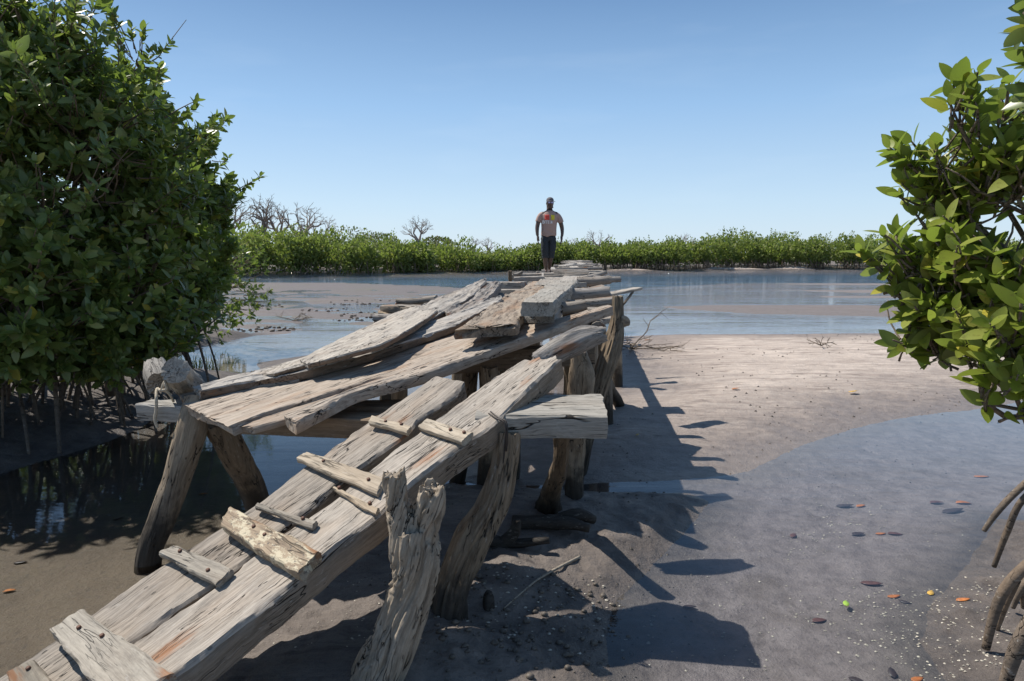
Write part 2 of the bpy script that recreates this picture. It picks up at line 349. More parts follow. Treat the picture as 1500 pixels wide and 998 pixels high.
# plank: left/right top edge polylines (3D), thickness down along -n
def resample(pts, n):
    pts = np.asarray(pts, float)
    d = np.r_[0, np.cumsum(np.linalg.norm(np.diff(pts, axis=0), axis=1))]; d /= d[-1]
    t = np.linspace(0, 1, n)
    out = np.stack([np.interp(t, d, pts[:, i]) for i in range(3)], 1)
    if len(pts) > 2:
        for _ in range(max(1, n // 12)):
            out[1:-1] = (out[:-2] + 2 * out[1:-1] + out[2:]) / 4
    return out
def plank(name, L, R, th, n, mat, parent, seed=0, rag=.012, rough=.004, bow=0.0, edge=.006, step=.025, ragend=(1, 1), groove=0.0, side=None, endm=None):
    length = np.linalg.norm(np.asarray(L[0]) - np.asarray(L[-1]))
    N = int(max(8, min(180, length / step)))
    L = resample(L, N); R = resample(R, N)
    n = np.asarray(n, float); n /= np.linalg.norm(n)
    W = np.linalg.norm(L - R, axis=1).mean()
    ew = min(.3, edge / W)
    K = 11 if not groove else 27
    ta = np.r_[0, ew, np.linspace(ew * 1.6, 1 - ew * 1.6, K - 4), 1 - ew, 1]
    prof = [(t, -edge if t in (0, 1) else 0.0) for t in ta]
    prof += [(1.0, -th * .35), (1.0, -th * .7), (1 - ew, -th)]
    prof += [(t, -th) for t in (.66, .33)]
    prof += [(ew, -th), (0.0, -th * .7), (0.0, -th * .35)]
    prof = np.array(prof); m_ = len(prof)
    u = np.linspace(0, length, N)
    axis = (L[-1] - L[0]); axis /= np.linalg.norm(axis)
    V = L[:, None, :] * (1 - prof[None, :, :1]) + R[:, None, :] * prof[None, :, :1] + n * prof[None, :, 1:2]
    uu = u[:, None] + 0 * prof[None, :, 0]; vv = prof[None, :, 0] * W + 0 * uu; ww = prof[None, :, 1] + 0 * uu
    s_ = seed * 17.3
    dz = rough * (1.2 * fbm(uu * 3 + s_, vv * 25, ww * 25, seed) + .8 * fbm(uu * 14 + s_, vv * 90, ww * 60, seed + 5))
    topm = (prof[:, 1] > -edge * 1.01)[None, :]
    if groove:
        ga = fbm(uu * .9 + s_, vv * 17, 0, seed + 40, 3); dz = dz - groove * np.clip(1 - np.abs(ga) * 5, 0, 1) * topm + groove * .5 * ga * topm
    V += n * (dz * topm + .6 * dz * (~topm))[..., None]
    sd = np.where(prof[:, 0] <= ew, -1, np.where(prof[:, 0] >= 1 - ew, 1, 0))[None, :]
    ds = (.010 * fbm(uu * 4 + s_, ww * 3, sd * 3.0, seed + 9) + .005 * fbm(uu * 22, ww * 20 + s_, sd * 3.0, seed + 11)) * np.abs(sd)
    lat = (R - L); lat /= np.linalg.norm(lat, axis=1)[:, None]
    V += lat[:, None, :] * (ds * sd * 1.2 * rough / .004)[..., None]
    # edge chips on top edges
    chip = np.clip(fbm(uu * 7 + s_, sd * 5.0, 0, seed + 21) - .25, 0, 1) * np.abs(sd) * topm * rough * 5
    V -= n * chip[..., None]
    if bow: V -= n * (bow * np.sin(np.pi * u / length))[:, None, None]
    for e, idx in ((0, range(0, 5)), (1, range(N - 1, N - 6, -1))):
        rr = rag * ragend[e]
        f = rr * (fbm(prof[:, 0] * W * 18 + s_, prof[:, 1] * 14, e * 3.0, seed + 31) + .6 * fbm(prof[:, 0] * W * 70 + s_, prof[:, 1] * 40, e * 3.0, seed + 33)) 
        for j, i in enumerate(idx): V[i] += axis * ((f * (1 - j / 5.0)) * (1 if e else -1))[:, None]
    V = V.reshape(-1, 3)
    F = []
    for i in range(N - 1):
        a = i * m_ + np.arange(m_); b = i * m_ + (np.arange(m_) + 1) % m_
        F.append(np.stack([a, a + m_, b + m_, b], 1))
    F = np.concatenate(F)
    F = [tuple(f) for f in F]
    # end caps with inner ring
    Vl = [V]
    nv = len(V)
    for e, base in ((0, 0), (1, (N - 1) * m_)):
        ring = V[base:base + m_]; c = ring.mean(0)
        inner = c + (ring - c) * .6 + axis * (RNG.normal(0, rag * .25, (m_, 1)))
        Vl.append(inner); Vl.append((c + axis * RNG.normal(0, rag * .2))[None])
        for k in range(m_):
            k2 = (k + 1) % m_
            q = (base + k, base + k2, nv + k2, nv + k); t3 = (nv + k, nv + k2, nv + m_)
            if e: q = q[::-1]; t3 = t3[::-1]
            F.append(q); F.append(t3)
        nv += m_ + 1
    V = np.concatenate(Vl)
    o = put(name, V, F, mat, parent, frame_from((L[0] + R[0]) / 2, (L[-1] + R[-1]) / 2, n))
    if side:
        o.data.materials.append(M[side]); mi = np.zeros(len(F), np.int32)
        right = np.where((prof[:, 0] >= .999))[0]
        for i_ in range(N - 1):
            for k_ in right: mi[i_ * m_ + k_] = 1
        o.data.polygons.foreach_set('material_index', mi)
    if endm:
        o.data.materials.append(M[endm]); mi = np.zeros(len(F), np.int32); o.data.polygons.foreach_get('material_index', mi)
        mi[(N - 1) * m_:] = len(o.data.materials) - 1; o.data.polygons.foreach_set('material_index', mi)
    autosmooth(o, 38)
    return o
def pxplank(name, Lp, Rp, pl, off, th, mat, parent, **kw):
    return plank(name, [pl.at(x, y, off) for x, y in Lp], [pl.at(x, y, off) for x, y in Rp], th, pl.n, mat, parent, **kw)
def board(name, a, b, w, th, mat, parent, roll=0.0, **kw):
    """board by its top centre line a -> b in world metres"""
    a = np.array(a, float); b = np.array(b, float)
    x = (b - a) / np.linalg.norm(b - a); s = np.cross((0, 0, 1), x); s /= np.linalg.norm(s); n = np.cross(x, s)
    s2 = s * math.cos(roll) + n * math.sin(roll); n2 = np.cross(x, s2)
    mid = (a + b) / 2
    return plank(name, [a + s2 * w / 2, mid + s2 * w / 2, b + s2 * w / 2], [a - s2 * w / 2, mid - s2 * w / 2, b - s2 * w / 2], th, n2, mat, parent, **kw)
# tubes
def frames(pts):
    pts = np.asarray(pts, float); t = np.gradient(pts, axis=0); t /= np.linalg.norm(t, axis=1)[:, None]
    a = np.array([0, 0, 1.0]) if abs(t[0][2]) < .9 else np.array([1.0, 0, 0])
    s = np.cross(a, t[0]); s /= np.linalg.norm(s); S = [s]
    for i in range(1, len(pts)):
        s = S[-1] - t[i] * np.dot(S[-1], t[i]); s /= np.linalg.norm(s); S.append(s)
    S = np.array(S); return t, S, np.cross(t, S)
def spline(pts, n):
    pts = np.asarray(pts, float); k = len(pts)
    if k == 2: return pts[0] + (pts[1] - pts[0]) * np.linspace(0, 1, n)[:, None]
    t = np.linspace(0, k - 1, n); i = np.clip(np.floor(t).astype(int), 0, k - 2); f = (t - i)[:, None]
    p = lambda j: pts[np.clip(j, 0, k - 1)]
    p0, p1, p2, p3 = p(i - 1), p(i), p(i + 1), p(i + 2)
    return .5 * (2 * p1 + (p2 - p0) * f + (2 * p0 - 5 * p1 + 4 * p2 - p3) * f**2 + (3 * p1 - p0 - 3 * p2 + p3) * f**3)
class MB:
    def __init__(s): s.V = []; s.F = []; s.n = 0; s.mi = []
    def add(s, V, F, mi=0):
        s.V.append(np.asarray(V, float)); s.F += [tuple(int(i) + s.n for i in f) for f in F]; s.mi += [mi] * len(F); s.n += len(V)
    def tube(s, pts, rad, sides=8, n=None, lump=0.0, ridge=0.0, seed=0, mi=0, rag=0.0, kr=5):
        if n is None: n = max(2, len(pts) * 3)
        p4 = np.c_[np.asarray(pts, float), np.asarray(rad, float)]
        q = spline(p4, n); c, r = q[:, :3], np.abs(q[:, 3])
        t, S, B = frames(c)
        th = np.linspace(0, 2 * np.pi, sides, endpoint=False)
        u = np.r_[0, np.cumsum(np.linalg.norm(np.diff(c, axis=0), axis=1))][:, None]
        rr = r[:, None] * np.ones(sides)
        ct, sn = np.cos(th)[None], np.sin(th)[None]
        if lump: rr = rr * (1 + lump * fbm(ct * 1.5 + seed * 3.1, sn * 1.5, u * 4, seed, 3))
        if ridge:
            a = fbm(ct * kr + seed, sn * kr, u * 1.6, seed + 3, 3)
            rr = rr * (1 - ridge * np.clip(.35 - np.abs(a) * 1.6, 0, 1) * 2 + ridge * .5 * vn(ct * kr * 2.5, sn * kr * 2.5, u * 3 + seed, seed))
        V = c[:, None, :] + rr[..., None] * (S[:, None, :] * ct[..., None] + B[:, None, :] * sn[..., None])
        if rag:
            e = rag * (vn(ct * 4, sn * 4, seed, seed + 7))[0]
            V[-1] += t[-1] * e[:, None]; V[0] += -t[0] * e[:, None]
        V = V.reshape(-1, 3)
        F = [(i * sides + k, i * sides + (k + 1) % sides, (i + 1) * sides + (k + 1) % sides, (i + 1) * sides + k) for i in range(n - 1) for k in range(sides)]
        nv = len(V)
        V = np.concatenate([V, c[:1], c[-1:]])
        F += [(nv, (k + 1) % sides, k) for k in range(sides)]
        b = (n - 1) * sides
        F += [(nv + 1, b + k, b + (k + 1) % sides) for k in range(sides)]
        s.add(V, F, mi)
    def build(s, name, mat, parent=None, frame=None, smooth=True):
        return put(name, np.concatenate(s.V), s.F, mat, parent, frame, smooth, s.mi if isinstance(mat, (list, tuple)) else None)
def log(name, pts, rad, mat, parent=None, sides=28, lump=.12, ridge=.10, seed=1, n=None, rag=.01, split=45, kr=5):
    b = MB()
    L_ = sum(np.linalg.norm(np.asarray(pts[i + 1]) - np.asarray(pts[i])) for i in range(len(pts) - 1))
    b.tube(pts, rad, sides, n or max(6, int(L_ / .03)), lump, ridge, seed, rag=rag, kr=kr)
    o = b.build(name, mat, parent, frame_from(pts[0], pts[-1]))
    if split: autosmooth(o, split)
    return o

# ------------------------------------------------------------------ terrain
def gp(pts): return np.array([G(x, y)[:2] for x, y in pts])
def W_(pts): return np.array(pts, float)
far = gp([(340, 399.5), (600, 398), (800, 396.5), (890, 395), (960, 395.3), (1090, 394.5), (1330, 393)])
far_poly = np.concatenate([[[-700, 75], [-60, 62]], far, [[110, 84], [700, 60], [3500, 60], [3500, 3500], [-3500, 3500], [-3500, 75]]])
POLY = [  # poly, slope, max height, softness noise, mud
    (gp([(905, 493), (1000, 489.5), (1150, 489.5), (1300, 488), (1420, 487), (1700, 486), (1900, 490), (1900, 560), (1600, 575), (1500, 588), (1425, 601), (1330, 612), (1250, 628), (1180, 650), (1130, 675), (1090, 692), (1040, 700), (950, 706), (880, 708), (800, 712), (720, 712), (670, 705), (655, 680), (700, 650), (770, 610), (850, 580), (893, 545), (888, 520)]), .075, .17, 0),
    (gp([(1040, 735), (1022, 760), (985, 800), (940, 845), (893, 893), (884, 930), (890, 998), (905, 1150), (960, 1700)]).tolist() + [[.3, .2], [-1.6, .2], [-1.7, 1.2], [-1.6, 2.0], [-1.62, 2.6], [-1.60, 3.1]] + gp([(400, 800), (450, 752), (520, 725), (600, 712), (700, 712), (800, 716), (900, 722), (960, 722), (1010, 722)]).tolist(), .30, .16, .8),
    (gp([(1460, 760), (1430, 810), (1395, 850), (1358, 890), (1345, 940), (1385, 1000), (1410, 1100), (1430, 1300)]).tolist() + [[1.3, .6], [2.2, -2], [9, -2], [9, 7], [3.9, 4.3]], .22, .25, .8),
    ([[-40, -3], [-12, 2.0], [-6, 3.6]] + gp([(-150, 745), (0, 693), (70, 673), (150, 651), (205, 627), (240, 602), (300, 580), (340, 566), (386, 556), (350, 546), (318, 545), (290, 543), (268, 536), (262, 526), (272, 517)]).tolist() + gp([(300, 508), (380, 491), (300, 478), (200, 470)]).tolist() + [[-9, 20], [-40, 24]], .30, .7, 1.0),
    (gp([(272, 517), (300, 508), (380, 491), (450, 482), (545, 477), (640, 472), (700, 468), (735, 445), (742, 428), (640, 419), (500, 414), (340, 413)]).tolist() + [[-40, 45], [-60, 20], [-9, 16]], .02, .0015, .45),
    (gp([(372, 532), (440, 521), (500, 508), (540, 500), (520, 530), (430, 552), (385, 548)]), .10, .04, .7),
    (gp([(955, 449.5), (1050, 446.5), (1250, 447), (1500, 449), (1900, 450), (1900, 468), (1500, 466), (1300, 464.5), (1100, 460), (1020, 455)]), .03, .016, .2),
    (gp([(1060, 415.5), (1250, 414.8), (1500, 415.5), (1500, 418.5), (1250, 418)]), .02, .018, 0),
    (gp([(1110, 425), (1300, 424), (1500, 425), (1500, 430), (1250, 429)]), .02, .012, 0),
    (gp([(1140, 434), (1300, 433), (1500, 434), (1500, 437.5), (1250, 437)]), .02, .015, 0),
    (far_poly, .06, 1.1, .85),
    ([[-60, -60], [60, -60], [60, -3], [9, -1], [2, -.8], [-1.6, .3], [-3, -1.5], [-40, -3]], .1, .25, .3),
]
def sdist(poly, X, Y):
    poly = np.asarray(poly, float); d2 = np.full(X.shape, 1e18); ins = np.zeros(X.shape, bool)
    for i in range(len(poly)):
        a, b = poly[i - 1], poly[i]
        e = b - a; L2 = max(1e-12, (e**2).sum())
        t = np.clip(((X - a[0]) * e[0] + (Y - a[1]) * e[1]) / L2, 0, 1)
        dx, dy = X - a[0] - t * e[0], Y - a[1] - t * e[1]
        d2 = np.minimum(d2, dx * dx + dy * dy)
        c = ((a[1] > Y) != (b[1] > Y))
        with np.errstate(divide='ignore', invalid='ignore'):
            xi = (b[0] - a[0]) * (Y - a[1]) / (b[1] - a[1]) + a[0]
        ins ^= c & (X < xi)
    return np.where(ins, 1, -1) * np.sqrt(d2)
def ground_full(X, Y):
    X = np.asarray(X, float); Y = np.asarray(Y, float)
    sc_ = np.clip(Y / 8, .35, 3)
    wob = .05 * fbm(X * 1.6 / sc_, Y * 1.6 / sc_, 0, 3) * sc_ + .022 * fbm(X * 7, Y * 7, 0, 8)
    h = np.full(X.shape, -9.0); dmin = np.full(X.shape, 1e9); mud = np.zeros(X.shape)
    for poly, sl, mx_, md in POLY:
        sd = sdist(poly, X, Y) + wob
        hi = np.where(sd > 0, mx_ * (1 - np.exp(-sd * sl / mx_)), -9)
        better = (hi > h) & (sd > 0)
        h = np.where(better, hi, h)
        dmin = np.minimum(dmin, -sd)
        mud = np.maximum(mud, md * np.clip(1 + sd / .5, 0, 1))
    depthcap = np.interp(Y, [0, 6, 10, 25, 60], [.055, .10, .25, .7, 1.4])
    dep = -depthcap * (1 - np.exp(-np.maximum(dmin, 0) * .10 / depthcap))
    # left creek stays a little deeper, bottom left corner is a barely drowned flat
    out = np.where(h > -5, h, dep)
    land = h > -5
    out = out + np.where(land, 1, .25) * np.clip(np.abs(out) / .03, .1, 1) * (.022 * fbm(X * 1.8, Y * 3.0, 0, 13) + .009 * fbm(X * 8, Y * 10, 0, 14) + .004 * fbm(X * 30, Y * 30, 0, 15))
    out = out + .05 * fbm(X * .6, Y * 1.4, 0, 61) * np.clip((Y - 11) / 2, 0, 1) * np.clip((34 - Y) / 8, 0, 1) * np.clip((1.5 - X) / 2, 0, 1) * np.clip((.05 - out) / .03, 0, 1)
    mudl = np.clip(mud, 0, 1)
    lump = np.clip(fbm(X * 3.2, Y * 3.2, 0, 23), 0, 1)
    for cx_, cy_, sx_, sy_, hh_ in ((12.5, 73.6, 3.6, 1.6, .45), (26, 78.6, 3.0, 1.3, .35), (22.5, 77.4, 1.2, 1.0, .3), (33, 80.3, 2.2, 1.0, .3)):
        gsn = np.exp(-((X - cx_) / sx_) ** 2 - ((Y - cy_) / sy_) ** 2); out = out + hh_ * gsn; mudl = mudl * (1 - np.clip(gsn * 1.6, 0, 1))
    near = land & (Y < 8)
    out = out + np.where(near, mudl * (.07 * lump + .014 * fbm(X * 16, Y * 16, 0, 24)) * np.clip(out / .05, 0, 1), 0)
    return out, mudl
def gz(x, y): return float(ground_full(np.array([x]), np.array([y]))[0][0])
def make_ground():
    ys = [-80, -50, -30, -18, -10, -6, -3.5, -2, -1, 0, .6, 1.2, 1.6]
    y = 1.9
    while y < 3400:
        ys.append(y); y += max(.014, y * y * .0011 if y < 25 else y * .03)
    ys = np.array(ys); n = 620
    t = np.linspace(-1, 1, n); tt = np.sign(t) * (np.abs(t) * .62 + .38 * np.abs(t) ** 5)
    # fan of columns; wide well past the frame
    X = tt[None, :] * (np.abs(ys)[:, None] * 1.15 + 4.2 + 30 * (np.abs(t)[None, :] ** 9))
    Y = np.repeat(ys[:, None], n, 1)
    Z, mud = ground_full(X, Y)
    V = np.stack([X, Y, Z], -1).reshape(-1, 3)
    r, c = len(ys), n
    idx = np.arange(r * c).reshape(r, c)
    F = np.stack([idx[:-1, :-1], idx[:-1, 1:], idx[1:, 1:], idx[1:, :-1]], -1).reshape(-1, 4)
    o = put('ground', V, F, M['ground']); tag(o, 'sand and mud ground of the tidal creek', kind='structure')
    at = o.data.attributes.new('mud', 'FLOAT', 'POINT'); at.data.foreach_set('value', mud.astype(np.float32).ravel())
    al = (np.clip((Y - 15) / 6, 0, 1) * np.clip((46 - Y) / 6, 0, 1) * (X < 2)).astype(np.float32)
    at = o.data.attributes.new('algae', 'FLOAT', 'POINT'); at.data.foreach_set('value', al.ravel())
make_ground()
o = put('water', [(-3400, -80, 0), (3400, -80, 0), (3400, 3400, 0), (-3400, 3400, 0)], [(0, 1, 2, 3)], M['water'])
tag(o, 'calm shallow tidal water', kind='structure')

# ------------------------------------------------------------------ boarding ramp
b0 = P(822, 533, 3.45); a0 = P(250, 997, 2.02)
D = (b0 - a0) / np.linalg.norm(b0 - a0)
Wd = np.cross((0, 0, 1), D); Wd /= np.linalg.norm(Wd)      # to the left of the climb
ROLL = math.radians(2)
Wd = Wd * math.cos(ROLL) + np.cross(D, Wd) * math.sin(ROLL)
rp = Plane(a0, b0, a0 + Wd)
def ext(line, d=1.0):
    """push the near end of a ramp edge further down towards the ground"""
    q = line[-1] + (line[-1] - line[-2]) / np.linalg.norm(line[-1] - line[-2]) * d
    return line + [q]
ramp = thing('boarding_ramp', (-1.6, 1.2, .1), 'cleated ramp of two thick grey planks climbing from the mud to the bridge', 'ramp')
Rl = [(768, 527), (705, 563), (644, 611), (544, 686), (490, 731), (422, 778), (318, 856), (260, 898), (200, 940)]
Rr = [(820, 524), (787, 559), (732, 616), (678, 650), (592, 716), (549, 758), (472, 817), (376, 898), (300, 960), (250, 996)]
Ll = [(639, 551), (520, 632), (474, 664), (440, 688), (400, 721), (356, 750), (320, 776), (200, 852), (138, 898), (60, 950), (0, 992)]
Lr = [(680, 560), (668, 580), (614, 611), (596, 638), (536, 680), (486, 718), (440, 754), (376, 806), (312, 858), (248, 898), (198, 938), (130, 988)]
def rpl(line, off=0): return [rp.at(x, y, off) for x, y in line]
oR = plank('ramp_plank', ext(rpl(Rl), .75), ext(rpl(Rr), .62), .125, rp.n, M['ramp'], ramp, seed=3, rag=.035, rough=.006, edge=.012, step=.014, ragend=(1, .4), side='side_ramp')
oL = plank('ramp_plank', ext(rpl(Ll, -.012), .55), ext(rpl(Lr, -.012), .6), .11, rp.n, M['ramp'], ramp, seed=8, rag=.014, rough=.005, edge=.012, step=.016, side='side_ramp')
tag(oR, 'longer right ramp plank with deep grain'); tag(oL, 'shorter left ramp plank')
def cleat(quad, th, mat, seed, label=None, nails=(), rag=.010, rough=.004):
    """quad px: left-far, right-far, right-near, left-near on ramp plane"""
    q = [rp.at(x, y, .004 + th) for x, y in quad]
    o = plank('cleat', [q[0], (q[0] + q[1]) / 2, q[1]][::1], [q[3], (q[3] + q[2]) / 2, q[2]], th, rp.n, mat, ramp, seed=seed, rag=rag, rough=rough, step=.012, edge=.006)
    if label: tag(o, label)
    for x, y in nails:
        p = rp.at(x, y, th + .004); nb = MB(); nb.tube([p - rp.n * .01, p + rp.n * .006, p + rp.n * .008], [.006, .009, .003], 8, 4)
        put('nail', np.concatenate(nb.V), nb.F, M['nail'], o)
    return o
cleat([(118, 890), (252, 982), (172, 1035), (70, 925)], .055, M['wood_cleat_grey'], 51, 'broad split grey board as lowest full cleat', [(116, 920), (150, 932)], rag=.02)
cleat([(48, 966), (90, 1020), (30, 1040), (8, 984)], .03, M['wood_cleat_grey'], 52, 'grey board at the very foot', [(42, 980)])
cleat([(258, 797), (343, 832), (316, 854), (231, 812)], .028, M['wood_cleat_grey'], 53, 'flat grey pitted cleat on the left plank', [(264, 808), (305, 836)], rag=.012)
cleat([(336, 742), (468, 806), (434, 838), (322, 768)], .055, M['wood_paint'], 54, 'thick cleat with peeling cream paint', [(372, 772), (388, 784)], rag=.02, rough=.0045)
cleat([(378, 735), (464, 762), (456, 772), (373, 742)], .026, M['wood_cleat_grey'], 55, 'thin dark batten cleat', [(444, 760)], rag=.006)
cleat([(450, 660), (564, 699), (551, 724), (435, 671)], .026, M['wood_cleat'], 56, 'long pale cleat with rust stain', [(474, 676), (540, 703)], rag=.012)
cleat([(490, 710), (555, 742), (549, 752), (486, 716)], .022, M['wood_cleat'], 57, 'thin pale cleat with rounded end', [(497, 715), (542, 738)], rag=.008)
cleat([(546, 608), (602, 622), (595, 632), (539, 618)], .030, M['wood_cleat'], 58, 'short pale cleat on the left plank', [(565, 618), (588, 622)])
cleat([(628, 612), (692, 632), (676, 646), (612, 623)], .032, M['wood_cleat'], 59, 'short rusty ended cleat on the right plank', [(660, 630), (680, 634)])
# wire lashing round the right plank and the post below it
w = MB(); q1, q2, q3 = rp.at(716, 606, .004), rp.at(727, 613, .006), rp.at(737, 617, .002)
w.tube([q1, q2, q3, q3 + np.array([.012, -.01, -.03]), q3 + np.array([.008, -.004, -.11]), q3 + np.array([.0, .0, -.2])], [.004] * 6, 6, 18)
w.tube([q1 + .008, q2 + np.array([.01, .01, .0]), q3 + np.array([.012, 0, 0]), q3 + np.array([.02, -.01, -.05]), q3 + np.array([.014, -.006, -.14])], [.0035] * 5, 6, 16)
w.build('wire_lashing', M['wire'], ramp)

# ------------------------------------------------------------------ footbridge
bridge = thing('footbridge', (0.2, 5.0, .1), 'long rickety footbridge of weathered planks and logs on crooked posts crossing the creek', 'bridge')
PA = Plane(P(253, 602, 3.72), P(430, 616, 3.22), P(833, 478, 4.67))
pp = lambda *a, **k: pxplank(*a, bridge, **k)
pp('plank', [(268, 590), (330, 572), (430, 543), (560, 500), (660, 466), (745, 440)], [(338, 624), (380, 606), (476, 577), (540, 557), (607, 538), (700, 507), (800, 474)], PA, .0, .06, M['wood_warm'], seed=11, rag=.03, rough=.006, groove=.006)
pp('plank', [(346, 622), (380, 608), (476, 580), (540, 560), (600, 543)], [(372, 626), (420, 612), (500, 585), (560, 566), (610, 549)], PA, -.022, .035, M['wood_warm'], seed=12, rag=.02)
pp('plank', [(415, 608), (476, 584), (540, 560), (607, 539), (700, 503), (780, 476), (840, 460), (890, 446)], [(432, 618), (510, 577), (560, 562), (620, 547), (700, 518), (780, 491), (840, 468), (897, 449)], PA, .004, .068, M['wood_warm'], seed=13, rag=.012, rough=.006, edge=.010, groove=.005)
PB = Plane(PA.at(340, 552, .05), PA.at(640, 454, .10), PA.at(572, 458, .02))
# upper left fan of planks
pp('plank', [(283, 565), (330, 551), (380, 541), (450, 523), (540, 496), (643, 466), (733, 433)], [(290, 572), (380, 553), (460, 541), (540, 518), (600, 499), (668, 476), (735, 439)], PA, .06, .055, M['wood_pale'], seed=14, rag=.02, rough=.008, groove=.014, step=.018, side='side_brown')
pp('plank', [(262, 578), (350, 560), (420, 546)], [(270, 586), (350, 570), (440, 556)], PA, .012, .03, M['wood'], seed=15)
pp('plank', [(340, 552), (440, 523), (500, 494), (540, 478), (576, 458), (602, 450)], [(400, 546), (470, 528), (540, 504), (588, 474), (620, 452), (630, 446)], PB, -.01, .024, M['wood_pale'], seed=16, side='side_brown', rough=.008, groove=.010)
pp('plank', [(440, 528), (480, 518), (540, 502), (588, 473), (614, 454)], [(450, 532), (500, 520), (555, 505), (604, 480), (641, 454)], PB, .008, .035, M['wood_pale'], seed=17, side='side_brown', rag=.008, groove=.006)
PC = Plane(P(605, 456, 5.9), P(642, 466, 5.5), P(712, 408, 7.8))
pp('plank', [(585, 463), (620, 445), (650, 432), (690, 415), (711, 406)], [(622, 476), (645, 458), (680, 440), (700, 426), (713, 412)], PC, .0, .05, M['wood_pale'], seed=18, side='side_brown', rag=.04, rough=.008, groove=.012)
pp('plank', [(650, 455), (690, 432), (716, 414), (726, 411)], [(668, 468), (700, 448), (725, 426), (733, 413)], PC, -.01, .09, M['wood'], seed=19, rag=.02, rough=.010, groove=.016)
pp('plank', [(640, 470), (690, 440), (720, 425)], [(690, 470), (715, 452), (745, 432)], PC, -.12, .05, M['wood'], seed=20)
# thick brown plank with a broken end
PT = Plane(P(672, 478, 4.35), P(757, 475, 4.28), P(800, 419, 7.6))
pp('plank', [(668, 480), (700, 462), (733, 439), (757, 425), (780, 418)], [(757, 474), (764, 457), (788, 432), (795, 424), (800, 419)], PT, 0, .075, M['wood_warm'], seed=21, rag=.05, rough=.010, ragend=(1, .6), endm='broken', groove=.006)
# double balk in the middle
zk = 1.42
PK = Plane(P(762, 444, 4.5), P(813, 444, 4.5), P(822, 409, 7.9))
pp('balk', [(762, 443), (778, 433), (795, 421), (806, 411)], [(813, 443), (826, 430), (843, 416), (846, 410)], PK, 0, .095, M['beam'], seed=22, rag=.01, rough=.006, edge=.012)
pp('balk', [(766, 456), (790, 440), (806, 420)], [(812, 459), (830, 440), (846, 425)], PK, -.10, .085, M['beam'], seed=23, rag=.03, rough=.007)
# cross beam and its right hand block
def balk(a, b, w, th, mat, seed, name='cross_beam', **kw): return board(name, a, b, w, th, mat, bridge, seed=seed, **kw)
q = PA.at(215, 590, -.085)
balk(P(213, 588, 4.05), P(375, 596, 3.9), .16, .10, M['beam'], 24, rag=.012)
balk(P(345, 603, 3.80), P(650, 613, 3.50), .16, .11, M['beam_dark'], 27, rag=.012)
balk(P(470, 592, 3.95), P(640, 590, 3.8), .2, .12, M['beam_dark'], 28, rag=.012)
c1, c2 = P(700, 593, 3.28), P(885, 592, 3.26)
balk(c1, c2, .34, .115, M['beam'], 25, rag=.012, edge=.008, ragend=(.3, 1), roll=.10)
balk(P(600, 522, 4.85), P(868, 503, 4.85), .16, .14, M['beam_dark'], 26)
# posts
def post(pts, rad, mat='post', seed=1, **kw):
    pts = [np.array(p, float) for p in pts]; return log('post', pts, rad, M[mat], bridge, seed=seed, **kw)
def base(px, py, sink=.25, z=0.0):
    p = G(px, py, z); p[2] -= sink; return p
# V shaped trestle at the left end
pL = [P(289, 582, 3.95), P(283, 625, 3.90), P(262, 690, 3.85), P(238, 760, 3.78), P(218, 815, 3.72)]
post(pL + [pL[-1] + np.array([-.03, -.02, -.35])], [.068, .085, .080, .074, .070, .07], 'post', 31, lump=.16, ridge=.05, sides=40)
pR = [P(318, 612, 3.95), P(338, 655, 4.1), P(362, 700, 4.3), P(378, 745, 4.45)]
post(pR + [pR[-1] + np.array([.02, .06, -.35])], [.085, .09, .085, .085, .08], 'post_dark', 32, lump=.2, ridge=.1, sides=36)
# leaning post tied under the ramp
pp_ = [P(741, 634, 3.12), P(738, 680, 3.1), P(722, 740, 3.06), P(688, 800, 3.02), P(664, 860, 2.98), P(652, 930, 2.9), P(640, 1010, 2.82)]
post(pp_ + [pp_[-1] + np.array([-.02, 0, -.3])], [.062, .065, .075, .088, .09, .095, .10, .10], 'post_mid', 33, lump=.22, ridge=.3, sides=56, kr=3)
# posts under the block
p3 = [P(822, 620, 3.6), P(820, 680, 3.85), P(808, 720, 4.1), P(800, 765, 4.3)]
post(p3 + [p3[-1] + np.array([0, 0, -.3])], [.045, .05, .06, .11, .12], 'post_dark', 34, lump=.25, ridge=.2)
# big leaning post at the right edge of the deck
p4 = [P(905, 434, 5.62), P(904, 470, 5.6), P(897, 505, 5.55), P(880, 560, 5.45), P(862, 620, 5.35), P(846, 690, 5.25)]
post(p4 + [p4[-1] + np.array([-.05, 0, -.3])], [.042, .058, .080, .075, .075, .08, .08], 'post', 35, lump=.16, ridge=.22, sides=44, kr=3)
kn = MB(); kn.tube([P(906, 470, 5.6), P(916, 472, 5.62), P(921, 476, 5.64)], [.06, .045, .012], 14, 8, .2)
put('knot', np.concatenate(kn.V), kn.F, M['post'], [c for c in bridge.children][-1])
p5 = [P(884, 545, 6.9), P(893, 570, 7.2), P(908, 596, 7.6)]
post(p5 + [p5[-1] + np.array([.04, .1, -.3])], [.06, .065, .06, .06], 'post_dark', 36)
p6 = [P(848, 515, 4.3), P(852, 560, 4.32), P(845, 620, 4.4), P(842, 668, 4.5)]
post(p6 + [p6[-1] + np.array([0, 0, -.3])], [.05, .085, .07, .065, .06], 'post', 37, lump=.3, ridge=.2)
